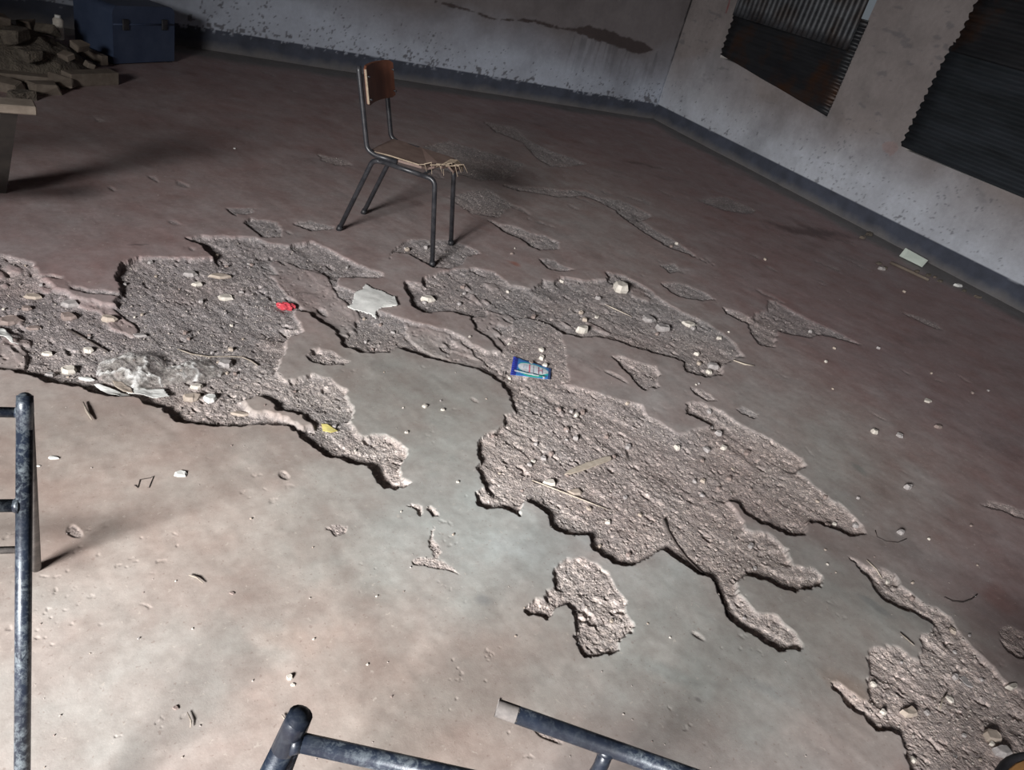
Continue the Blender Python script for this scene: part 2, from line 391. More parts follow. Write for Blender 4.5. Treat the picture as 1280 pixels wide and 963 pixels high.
def floor_field(x, y):
    """height, broken mask, and others, for arrays of floor positions"""
    x = np.asarray(x, np.float64); y = np.asarray(y, np.float64)
    z = .0022*fbm(x, y, .45, 3, 5) + .0005*fbm(x, y, .05, 2, 9)
    a = x*AX[0]+y*AX[1]; c = -x*AX[1]+y*AX[0]
    z += .0007*fbm(a*.25, c, .05, 2, 19)
    wx = x + .016*fbm(x, y, .16, 2, 11) + .010*fbm(x, y, .035, 2, 13) + .005*fbm(x, y, .012, 2, 15)
    wy = y + .016*fbm(x, y, .16, 2, 12) + .010*fbm(x, y, .035, 2, 14) + .005*fbm(x, y, .012, 2, 16)
    depth = np.zeros(x.shape); mask = np.zeros(x.shape)
    isl = np.full(x.shape, 1.0)
    for P in ISLW:
        lo = P.min(0)-.08; hi = P.max(0)+.08
        m = (x > lo[0]) & (x < hi[0]) & (y > lo[1]) & (y < hi[1])
        if m.any():
            d, _, _ = sdf(P, wx[m], wy[m]); isl[m] = np.minimum(isl[m], np.clip((d+.004)/.012, 0, 1))
    for dep, P in PITW:
        lo = P.min(0)-.08; hi = P.max(0)+.08
        m = (x > lo[0]) & (x < hi[0]) & (y > lo[1]) & (y < hi[1])
        if not m.any(): continue
        d, gx, gy = sdf(P, wx[m], wy[m])
        toward = -(gx*LDIR[0]+gy*LDIR[1])          # >0 where the edge lies away from the window
        w = .0035 + .013*np.clip(toward, 0, 1)**1.5
        s = np.clip(-d/w, 0, 1); s = s*s*(3-2*s)
        tw = np.clip(toward*1.3, 0, 1)
        s = s*(1-tw+tw*(.42+.58*np.clip(-d/.13, 0, 1)))
        depth[m] = np.maximum(depth[m], dep*s*(1+.25*fbm(x[m], y[m], .3, 2, 23)))
        mask[m] = np.maximum(mask[m], np.clip(-d/(.004+.4*(w-.004)), 0, 1))
    # small chips and shallow scours in the worn screed
    ch = fbm(a*.45, c, .11, 3, 41); ch2 = fbm(x, y, .8, 2, 43)
    far = np.clip((np.hypot(x, y)-1.6)/2.0, 0, 1)
    q = np.clip((ch-.66+.20*ch2*far+.04*far)/.05, 0, 1)
    depth = np.maximum(depth, .003*q); mask = np.maximum(mask, .6*q)
    mask *= isl; depth *= isl
    k = np.clip(depth/.008, 0, 1)
    idx = k > .02
    g = np.zeros(x.shape); pt = np.zeros(x.shape)
    if idx.any():
        X = x[idx]; Y = y[idx]; A_ = a[idx]; C_ = c[idx]
        peb = 1-np.clip(cell(X, Y, .022, 3)/.62, 0, 1)
        peb2 = 1-np.clip(cell(X+5, Y, .011, 5)/.62, 0, 1)
        ridge = np.abs(fbm(A_*.35, C_, .07, 3, 61))
        lump = fbm(X, Y, .13, 3, 67)
        slab = np.clip((fbm(A_*.5, C_, .20, 4, 71)-.30)/.03, 0, 1)   # left-over flakes of screed
        slab = slab*np.clip((depth[idx]-.009)/.004, 0, 1)*np.clip((Y-1.9)/.2, 0, 1)
        rocky = np.clip(fbm(X, Y, .35, 3, 77)*2.2+.35, 0, 1)
        ledge = np.clip((fbm(A_*.45, C_, .10, 3, 79))/.04, 0, 1)    # broken layers
        g[idx] = (1-.8*slab)*(.0034*peb*rocky*np.clip(.4+lump*2, 0, 1) + .0014*peb2*(.35+.65*rocky) + .0010*fbm(X, Y, .012, 2, 73)) + .0038*lump - .0042*ridge*(1-.5*slab) + .0060*slab + .0018*ledge - .0075*np.clip((fbm(A_*.6, C_, .030, 3, 83)-.50)/.06, 0, 1)*(1-slab) - .0040*np.clip((fbm(X, Y, .012, 2, 85)-.52)/.06, 0, 1)
        pt[idx] = np.clip(peb*1.4-.2, 0, 1)*rocky*(1-slab)
        mask[idx] *= 1-.75*slab
    z = z - depth + k*g
    # pock marks
    pk = np.clip((fbm(x, y, .018, 3, 90)-.50)/.08, 0, 1)*np.clip((fbm(x, y, .22, 3, 91)-.18)/.1, 0, 1)
    z -= .0012*pk*(1-k)
    return z, mask, pt, k, ch2

# colours of the floor by place: (pixel measured, radius m, colour, weight)
BLOBS = []
def blob(x, y, rx, col, w=1.0): 
    p = pr(x, y); BLOBS.append((p.x, p.y, rx, col, w))
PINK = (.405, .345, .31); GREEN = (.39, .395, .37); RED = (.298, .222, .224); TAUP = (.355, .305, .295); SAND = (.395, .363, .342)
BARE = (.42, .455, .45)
for x, y, r, c, w in [
  (60,620,.30,PINK,1),(200,640,.30,PINK,1),(60,900,.25,SAND,1.4),(150,800,.22,SAND,1),(330,800,.16,PINK,1),(330,640,.2,PINK,.8),(420,860,.16,PINK,1.2),(480,940,.15,PINK,1),
  (250,560,.3,PINK,.8),(100,540,.35,PINK,1),(250,880,.15,SAND,1),(560,880,.16,PINK,1),(640,900,.12,PINK,1.4),(700,860,.1,PINK,1),(560,700,.12,PINK,1),(660,780,.1,PINK,1),
  (540,480,.22,GREEN,1.3),(560,560,.24,GREEN,1.4),(460,700,.12,GREEN,.9),(420,620,.12,GREEN,.9),(600,660,.18,BARE,1.6),(620,700,.15,BARE,1.3),(560,640,.1,GREEN,1),(600,760,.10,GREEN,1),
  (440,470,.25,GREEN,.8),(500,520,.2,GREEN,1),(820,800,.22,GREEN,1.3),(760,860,.12,GREEN,1),(860,860,.16,GREEN,1),(900,840,.2,GREEN,.9),(1000,760,.2,GREEN,1.2),(1020,820,.2,GREEN,1.2),
  (1080,600,.25,GREEN,1),(1060,560,.25,GREEN,.6),(860,730,.12,BARE,1.0),(1120,770,.14,GREEN,1),(760,930,.15,TAUP,1),(900,930,.25,TAUP,1.3),(1020,930,.2,TAUP,1.2),(1060,900,.14,PINK,.6),
  (700,560,.5,TAUP,.9),(850,640,.5,TAUP,.9),(1150,900,.4,TAUP,1),(400,380,.5,TAUP,.8),(250,420,.5,TAUP,.8),(800,400,.5,TAUP,.8),(640,400,.4,TAUP,.8),(950,480,.45,TAUP,.9),
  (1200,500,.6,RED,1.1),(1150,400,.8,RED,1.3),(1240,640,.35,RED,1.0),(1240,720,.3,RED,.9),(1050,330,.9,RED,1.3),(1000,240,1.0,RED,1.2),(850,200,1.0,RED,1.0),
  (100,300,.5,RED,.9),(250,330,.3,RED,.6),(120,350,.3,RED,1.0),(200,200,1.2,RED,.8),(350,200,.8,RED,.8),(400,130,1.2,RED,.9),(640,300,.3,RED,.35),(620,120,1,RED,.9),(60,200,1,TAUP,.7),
  (600,200,.8,TAUP,1),(700,260,.6,TAUP,.9),(380,260,.6,TAUP,.6),(1120,560,.3,TAUP,.9),(1180,600,.3,TAUP,.7),(520,260,.6,TAUP,.6)]:
    blob(x, y, r, c, w)
STAINS = []
for x, y, a_, b_, x2, y2, cc, ww in [(1015,290,.45,.17,1060,296,(.13,.085,.085),.9),(905,256,.25,.07,940,262,(.15,.11,.10),.7),(642,328,.05,.022,650,330,(.30,.13,.10),.8),
    (655,437,.07,.03,668,444,(.22,.12,.09),.7),(158,303,.05,.012,168,303,(.07,.055,.06),.8),(810,208,.25,.05,840,214,(.12,.085,.08),.6),(598,765,.05,.03,610,780,(.24,.25,.255),.6),
    (1080,590,.05,.03,1088,600,(.22,.235,.225),.6),(877,877,.02,.012,882,884,(.17,.16,.16),.7),(1090,755,.06,.02,1100,762,(.22,.23,.23),.6),(960,860,.08,.04,975,866,(.27,.28,.28),.5),(840,830,.10,.05,860,840,(.30,.32,.31),.6),
    (700,640,.16,.06,720,655,(.46,.49,.49),.6),(640,690,.12,.05,660,700,(.48,.51,.51),.5),(370,800,.12,.05,400,805,(.45,.33,.28),.4),(1240,740,.12,.07,1260,750,(.26,.15,.14),.6),(1060,860,.1,.05,1080,870,(.34,.25,.20),.5)]:
    p, q = pr(x, y), pr(x2, y2); STAINS.append((p.x, p.y, a_, b_, math.atan2(q.y-p.y, q.x-p.x), cc, ww))
def floor_tint(x, y, mask, pt, k, ch2):
    a_ax = x*AX[0]+y*AX[1]; c_ax = -x*AX[1]+y*AX[0]
    W = np.full(x.shape, 1e-4); R = np.zeros(x.shape+(3,)); R += np.array(RED)*1e-4
    xx = x+.10*fbm(x, y, .30, 3, 101); yy = y+.10*fbm(x, y, .30, 3, 102)
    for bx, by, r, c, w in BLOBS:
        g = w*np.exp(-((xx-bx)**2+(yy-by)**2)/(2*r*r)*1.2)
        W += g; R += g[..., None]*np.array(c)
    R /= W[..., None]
    n = fbm(x, y, .12, 4, 111)[..., None]; n2 = fbm(x, y, .5, 3, 115)[..., None]
    n3 = fbm(x, y, .085, 4, 117)[..., None]; n4 = fbm(a_ax*.5, c_ax, .05, 3, 119)[..., None]
    R = R*(1+.10*n+.10*n3+.07*n4)+(.35*n2*.6+.42*n+.25*n3)*(np.array(GREEN)-np.array(PINK))
    wsh = np.clip((fbm(x, y, .14, 4, 161)-.28)/.2, 0, 1)[..., None]*np.clip((2.6-np.hypot(x, y))/1.0, 0, 1)[..., None]
    R = R*(1+.13*wsh)
    for sx, sy, ax_, bx_, ang, cc, ww in STAINS:
        dx, dy = xx-sx, yy-sy; u_ = dx*math.cos(ang)+dy*math.sin(ang); v_ = -dx*math.sin(ang)+dy*math.cos(ang)
        q = (ww*np.clip((1.0-np.hypot(u_/ax_, v_/bx_)+.55*fbm(x, y, .07, 3, 151))/.6, 0, 1))[..., None]; R = R*(1-q)+np.array(cc)*q
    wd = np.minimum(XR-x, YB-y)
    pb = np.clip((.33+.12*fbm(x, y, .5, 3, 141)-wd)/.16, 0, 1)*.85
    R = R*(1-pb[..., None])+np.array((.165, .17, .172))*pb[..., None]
    st = np.clip((fbm(x, y, .25, 4, 131)-.35)/.25, 0, 1)[..., None]       # dark damp stains
    R = R*(1-.16*st)
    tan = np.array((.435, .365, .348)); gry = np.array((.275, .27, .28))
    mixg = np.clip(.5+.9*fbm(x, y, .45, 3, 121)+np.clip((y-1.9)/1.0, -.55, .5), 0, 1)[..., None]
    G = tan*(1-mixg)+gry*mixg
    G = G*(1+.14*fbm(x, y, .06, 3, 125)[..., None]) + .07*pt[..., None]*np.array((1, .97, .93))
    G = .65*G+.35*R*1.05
    m = np.clip(mask, 0, 1)[..., None]
    rim = (np.clip(mask*4, 0, 1)*np.clip((1-mask)*1.6, 0, 1))[..., None]
    Cc = R*(1-m)+G*m
    Cc = Cc*(1+.03*rim)
    return np.clip(Cc, .02, .9)

def build_floor():
    A1 = np.radians(np.concatenate([np.linspace(-16, 92, 1130), np.linspace(92, 344, 90)[1:-1]]))
    # columns run along azimuth (clockwise from +Y); exact room corners included
    cor = [math.atan2(px_, py_) % (2*math.pi) for px_, py_ in ((XR, YB), (XR, YF), (XL, YF), (XL, YB))]
    A1 = np.sort(np.concatenate([A1, [c if c < math.radians(344) else c-2*math.pi for c in cor]]))
    s, c = np.sin(A1), np.cos(A1)
    with np.errstate(divide='ignore'):
        tx = np.where(s > 0, XR/s, XL/s); ty = np.where(c > 0, YB/c, YF/c)
    rmax = np.minimum(np.where(np.abs(s) < 1e-9, 1e9, tx), np.where(np.abs(c) < 1e-9, 1e9, ty))
    NR = 930
    p1 = np.arctan(H/rmax)[None, :]; p0 = math.atan(H/.62)
    v = np.linspace(0, 1, NR)[:, None]
    ph = p0+(p1-p0)*v
    r = H/np.tan(ph)
    r = np.concatenate([np.array([.12, .3, .45, .55])[:, None]*np.ones((1, len(A1))), r], 0); r[-1] = rmax
    X = r*s[None, :]; Y = r*c[None, :]
    sh = X.shape
    z, mask, pt, k, ch2 = floor_field(X.ravel(), Y.ravel())
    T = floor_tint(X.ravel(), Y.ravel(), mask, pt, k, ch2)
    V = np.stack([X.ravel(), Y.ravel(), z], 1)
    nr, nc = sh
    I = np.arange(nr*nc).reshape(sh)
    J = np.roll(I, -1, 1)
    Fq = np.stack([I[:-1], I[1:], J[1:], J[:-1]], -1).reshape(-1, 4)
    Fq = Fq[:, ::-1] if True else Fq
    # centre fan as degenerate-free small quads is not needed: close with a centre vertex of triangles split as quads
    o = np_mesh('floor', V, Fq, M['floor'], True)
    bm = bmesh.new(); bm.from_mesh(o.data); bm.free()
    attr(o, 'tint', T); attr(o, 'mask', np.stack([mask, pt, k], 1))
    tag(o, kind='structure')
    # the small disc that closes the middle
    return o
floor = build_floor()
def fz(x, y):
    return float(floor_field(np.array([x]), np.array([y]))[0][0])

# walls: finely meshed faces so that peeled paint and cracks can follow the plaster
def wall_tint(u, z, which):
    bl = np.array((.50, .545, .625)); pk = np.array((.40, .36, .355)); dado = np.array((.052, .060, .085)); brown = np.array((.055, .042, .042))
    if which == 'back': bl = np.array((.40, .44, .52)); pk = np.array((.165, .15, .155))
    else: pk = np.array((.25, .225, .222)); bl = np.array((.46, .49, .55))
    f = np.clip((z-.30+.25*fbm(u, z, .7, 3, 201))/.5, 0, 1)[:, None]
    T = bl*(1-f)+pk*f  # upper wall: dusty pink, painted darker to stand for light fading upward
    T = T*(1-.10*np.clip(fbm(u*1.3, z*.4, .12, 3, 205), 0, 1)[:, None])
    T = T*(1-.22*np.clip(fbm(u, z, .28, 4, 291)*1.6, 0, 1)[:, None])
    dk = np.zeros(z.shape)
    # flaked specks
    s1 = fbm(u, z, .045, 3, 211); s2 = fbm(u, z, .5, 2, 215)
    if which == 'back':
        th = .42+.55*np.clip((z-.17)/.55, 0, 1)-.12*s2-.15*np.exp(-((z-.19)/.035)**2)
        dk = np.maximum(dk, np.clip((s1-th)/.06, 0, 1))
        s3 = fbm(u, z, .020, 3, 281); thf = .36+.42*np.clip((z-.17)/.40, 0, 1)-.25*fbm(u, z*.5, .35, 2, 283)
        dk = np.maximum(dk, np.clip((s3-thf)/.08, 0, 1))
        zc = .70+.018*np.sin(u*3.1)+.03*fbm(u, z*0, .3, 2, 221)+.02*(u-3.1)/2.6
        wd = .012+.052*np.clip((u-4.45)/.3, 0, 1)*np.clip((5.62-u)/.2, 0, 1)
        wd = np.where((u > 3.0) & (u < 5.66), wd, -1)
        band = np.clip((wd-np.abs(z-zc)+.02*fbm(u, z, .06, 3, 225))/.01, 0, 1)
        # runs below the band
        run = np.clip((fbm(u, z*.10, .035, 2, 231)-.15)/.2, 0, 1)*np.clip((.70-z)/.03, 0, 1)*np.clip((z-.25)/.4, 0, 1)*((u > 4.5) & (u < 5.7))
        T = T*(1-.28*run[:, None])
        T = T*(1-band[:, None])+brown*band[:, None]
        crack = np.clip((.012-np.abs(XR-.012-u)+.006*fbm(u, z, .05, 2, 235))/.006, 0, 1)*np.clip((z-.60)/.05, .35, 1)
        T = T*(1-.85*crack[:, None])
    else:
        th = .55+.35*np.clip((z-.1)/.9, 0, 1)-.16*s2
        dk = np.maximum(dk, .8*np.clip((s1-th)/.06, 0, 1))
        s3 = fbm(u, z, .022, 3, 281); thf = .46+.25*np.clip((z-.17)/.60, 0, 1)-.28*fbm(u, z*.5, .5, 2, 283)
        dk = np.maximum(dk, .7*np.clip((s3-thf)/.08, 0, 1))
        hz = np.clip((fbm(u*.35, z, .05, 3, 241)-.42)/.1, 0, 1)*np.clip((z-.5)/.2, 0, 1)
        dk = np.maximum(dk, .55*hz)
        red = np.clip((.012-np.abs(u-6.34-.10*(z-1.2)))/.006, 0, 1)*((z > 1.22) & (z < 1.7))
        T = T*(1-red[:, None])+np.array((.20, .07, .07))*red[:, None]
        st = np.clip((.07-np.hypot((u-3.93)*.8, (z-.66)*1.3)+.05*fbm(u, z, .06, 3, 245))/.02, 0, 1)
        T = T*(1-.5*st[:, None])+.5*st[:, None]*np.array((.30, .20, .19))
    chip = np.array((.10, .10, .115))
    T = T*(1-.85*dk[:, None])+chip*.85*dk[:, None]
    edge = .165+.006*fbm(u, z*0, .15, 3, 251)
    dd = np.clip((edge-z)/.004, 0, 1)
    if which == 'back':
        peel = np.clip((fbm(u, z, .035, 3, 255)-.25)/.05, 0, 1)*np.clip((z-.13)/.02, 0, 1)
        dd = dd*(1-.7*peel)
    dust = np.clip((.075-z+.03*fbm(u, z, .12, 3, 261))/.07, 0, 1)[:, None]
    D = dado*(1+.35*fbm(u, z, .10, 3, 265)[:, None])
    D = D*(1-.7*dust)+np.array((.17, .16, .155))*.7*dust
    T = T*(1-dd[:, None])+D*dd[:, None]
    return np.clip(T, .01, .9), dk
def wall(name, which, u0, u1, holes=()):
    """inner face meshed at 1 cm up to 2.1 m where the photograph looks, the rest coarse"""
    def ax(lo, hi, fine_lo, fine_hi, st):
        a = np.concatenate([np.arange(lo, fine_lo, .4), np.arange(fine_lo, fine_hi, st), np.arange(fine_hi, hi, .4), [hi]])
        for h in holes:
            pass
        return np.unique(np.round(a, 4))
    if which == 'back': U = ax(u0, u1, -.6, XR, .011)
    else: U = ax(u0, u1, 1.8, u1, .011)
    Z = ax(-.12, ZC, -.02, 2.0, .0105)
    for (a, b, c_, d_) in holes:      # exact opening edges
        U = np.unique(np.concatenate([U, [a, b]])); Z = np.unique(np.concatenate([Z, [c_, d_]]))
    UU, ZZ = np.meshgrid(U, Z, indexing='ij'); u = UU.ravel(); z = ZZ.ravel()
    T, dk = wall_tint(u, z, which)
    off = .004*fbm(u, z, .6, 3, 301)-.0015*dk + .006*np.clip((.03-z)/.03, 0, 1)
    edge = np.minimum(np.minimum(u-u0, u1-u), 1); off = off*np.clip(edge/.03, 0, 1)
    for (a, b, c_, d_) in holes:
        dh = np.maximum(np.maximum(a-u, u-b), np.maximum(c_-z, z-d_)); off = off*np.clip(dh/.02, 0, 1)
    if which == 'back': V = np.stack([u, YB-off, z], 1)
    else: V = np.stack([XR-off, u, z], 1)
    I = np.arange(len(u)).reshape(UU.shape)
    Fq = np.stack([I[:-1, :-1], I[1:, :-1], I[1:, 1:], I[:-1, 1:]], -1)
    if which == 'right': Fq = Fq[..., ::-1]
    keep = np.ones(Fq.shape[:2], bool)
    um = (U[:-1]+U[1:])/2; zm = (Z[:-1]+Z[1:])/2
    for (a, b, c_, d_) in holes:
        keep &= ~(((um > a) & (um < b))[:, None] & ((zm > c_) & (zm < d_))[None, :])
    Fq = Fq[keep]
    nv = len(V)
    # thickness: back face and reveals as big quads
    th = .2
    def P(uu, zz, o):
        return (uu, YB+o, zz) if which == 'back' else (XR+o, uu, zz)
    ex = []; exf = []
    def quad(a, b, c_, d_):
        n = nv+len(ex); ex.extend([a, b, c_, d_]); exf.append((n, n+1, n+2, n+3))
    for (a, b, c_, d_) in holes:
        quad(P(a, c_, 0), P(b, c_, 0), P(b, c_, th), P(a, c_, th)); quad(P(a, d_, th), P(b, d_, th), P(b, d_, 0), P(a, d_, 0))
        quad(P(a, c_, th), P(a, d_, th), P(a, d_, 0), P(a, c_, 0)); quad(P(b, c_, 0), P(b, d_, 0), P(b, d_, th), P(b, c_, th))
    # outer skin around the openings
    xs = [u0-.0]+sorted([q for h in holes for q in h[:2]])+[u1]
    for i in range(len(xs)-1):
        if i % 2 == 0: quad(P(xs[i], -.12, th), P(xs[i+1], -.12, th), P(xs[i+1], ZC, th), P(xs[i], ZC, th))
        else:
            h = [h for h in holes if abs(h[0]-xs[i]) < 1e-6][0]
            quad(P(xs[i], -.12, th), P(xs[i+1], -.12, th), P(xs[i+1], h[2], th), P(xs[i], h[2], th))
            quad(P(xs[i], h[3], th), P(xs[i+1], h[3], th), P(xs[i+1], ZC, th), P(xs[i], ZC, th))
    quad(P(u0, ZC, 0), P(u1, ZC, 0), P(u1, ZC, th), P(u0, ZC, th)); quad(P(u0, -.12, 0), P(u1, -.12, 0), P(u1, -.12, th), P(u0, -.12, th))
    V = np.concatenate([V, np.array(ex)]); Fq = np.concatenate([Fq, np.array(exf)])
    o = np_mesh(name, V, Fq, M['wall'], False)
    T = np.concatenate([T, np.tile(np.array([[.55, .52, .50]]), (len(ex), 1))])
    attr(o, 'tint', T)
    return tag(o, kind='structure')
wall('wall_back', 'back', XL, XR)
W1 = (4.675, 6.205, .835, 2.25); W2 = (2.25, 3.80, .69, 2.25)
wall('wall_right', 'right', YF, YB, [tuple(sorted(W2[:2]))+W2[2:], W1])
def wall_boxes(name, boxes, m='plaster'):
    bm = bmesh.new()
    for c_, s_ in boxes: add_box(bm, c_, s_)
    return tag(obj_bm(name, bm, M[m]), kind='structure')
# left wall with its open window, front wall with a doorway added for the fill lamp
wy0, wy1, wz0, wz1 = -2.20, -.64, 1.0, 2.5
wall_boxes('wall_left', [((XL-.1, (YF+wy0)/2, ZC/2), (.2, wy0-YF, ZC)), ((XL-.1, (wy1+YB)/2, ZC/2), (.2, YB-wy1, ZC)),
    ((XL-.1, (wy0+wy1)/2, wz0/2), (.2, wy1-wy0, wz0)), ((XL-.1, (wy0+wy1)/2, (wz1+ZC)/2), (.2, wy1-wy0, ZC-wz1))])
dx0, dx1, dz1 = .7, 1.7, 2.1
wall_boxes('wall_front', [(((XL+dx0)/2, YF-.1, ZC/2), (dx0-XL, .2, ZC)), (((dx1+XR)/2, YF-.1, ZC/2), (XR-dx1, .2, ZC)),
    (((dx0+dx1)/2, YF-.1, (dz1+ZC)/2), (dx1-dx0, .2, ZC-dz1))])
wall_boxes('ceiling', [(((XL+XR)/2, (YF+YB)/2, ZC+.05), (XR-XL, YB-YF, .1))], 'roof_iron')

# timber frames set in the two openings behind the iron sheets
for nm, (a, b, c_, d_) in (('window_1', W1), ('window_2', W2)):
    y0, y1 = min(a, b), max(a, b); x = XR+.14; w = .05
    wall_boxes(nm, [((x, (y0+y1)/2, c_+w/2), (.06, y1-y0, w)), ((x, (y0+y1)/2, d_-w/2), (.06, y1-y0, w)), ((x, y0+w/2, (c_+d_)/2), (.06, w, d_-c_-2*w)), ((x, y1-w/2, (c_+d_)/2), (.06, w, d_-c_-2*w)), ((x, (y0+y1)/2, (c_+d_)/2), (.04, w, d_-c_-2*w))], 'dark_wood')

# ------------------------------------------------------------------ corrugated sheets over the windows
def corrugated(name, yl, yr, zb_l, zb_r, zt, horiz, m, parent_label, off, zoff=0.0, step=None, group=None):
    """yl > yr ; wave runs so that crests are level (horiz) or upright"""
    pitch, amp = .060, .0065
    if horiz: nu, nz = 12, int((zt-min(zb_l, zb_r))/pitch*8)
    else: nu, nz = int((yl-yr)/pitch*8), 10
    V = []; th = .0012
    rnd = random.Random(int(yl*100)+int(off*1e4))
    for side in (0, 1):
        for i in range(nu+1):
            f = i/nu
            for j in range(nz+1):
                g = j/nz
                zb = zb_l*(1-f)+zb_r*f
                z = zb+(zt-zb)*g
                y = yl+(yr-yl)*f
                ph = (z if horiz else y)/pitch*2*math.pi
                w = amp*math.sin(ph)
                if horiz and i in (0, nu):   # ragged ends
                    y += (.0055*math.sin(ph*1.0)+.003*math.sin(ph*2.3))*(1 if i == 0 else -1)
                bow = .006*math.sin(f*5+g*3)
                V.append((XR-off-w-bow-(th if side else 0), y, z))
    n = (nu+1)*(nz+1); Fq = []
    for i in range(nu):
        for j in range(nz):
            a = i*(nz+1)+j
            Fq.append((a, a+nz+1, a+nz+2, a+1)); Fq.append((n+a, n+a+1, n+a+nz+2, n+a+nz+1))
    for i in range(nu):
        a = i*(nz+1); Fq.append((a, n+a, n+a+nz+1, a+nz+1)); a += nz; Fq.append((a, a+nz+1, n+a+nz+1, n+a))
    for j in range(nz):
        a = j; Fq.append((a, a+1, n+a+1, n+a)); a = nu*(nz+1)+j; Fq.append((a, n+a, n+a+1, a+1))
    o = np_mesh(name, V, Fq, M[m], True)
    return tag(o, parent_label, 'metal sheet', group)
corrugated('corrugated_sheet', 6.195, 4.645, .865, .70, 1.49, True, 'tin_low', 'dark corrugated iron sheet with level ridges, lower one over the window nearer the corner', .018)
corrugated('corrugated_sheet', 6.185, 4.705, 1.23, 1.235, 2.27, False, 'tin_high', 'grey corrugated iron sheet with upright ridges hanging above the dark slanted sheet', .052)
corrugated('corrugated_sheet', 3.845, 2.2, .705, .685, 1.50, True, 'tin_blue', 'blue black corrugated sheet across the lower window at the right edge', .018)
corrugated('corrugated_sheet', 3.80, 2.2, 1.44, 1.44, 2.27, True, 'tin_low', 'dark corrugated sheet overlapping above the blue black one at the right edge', .052)

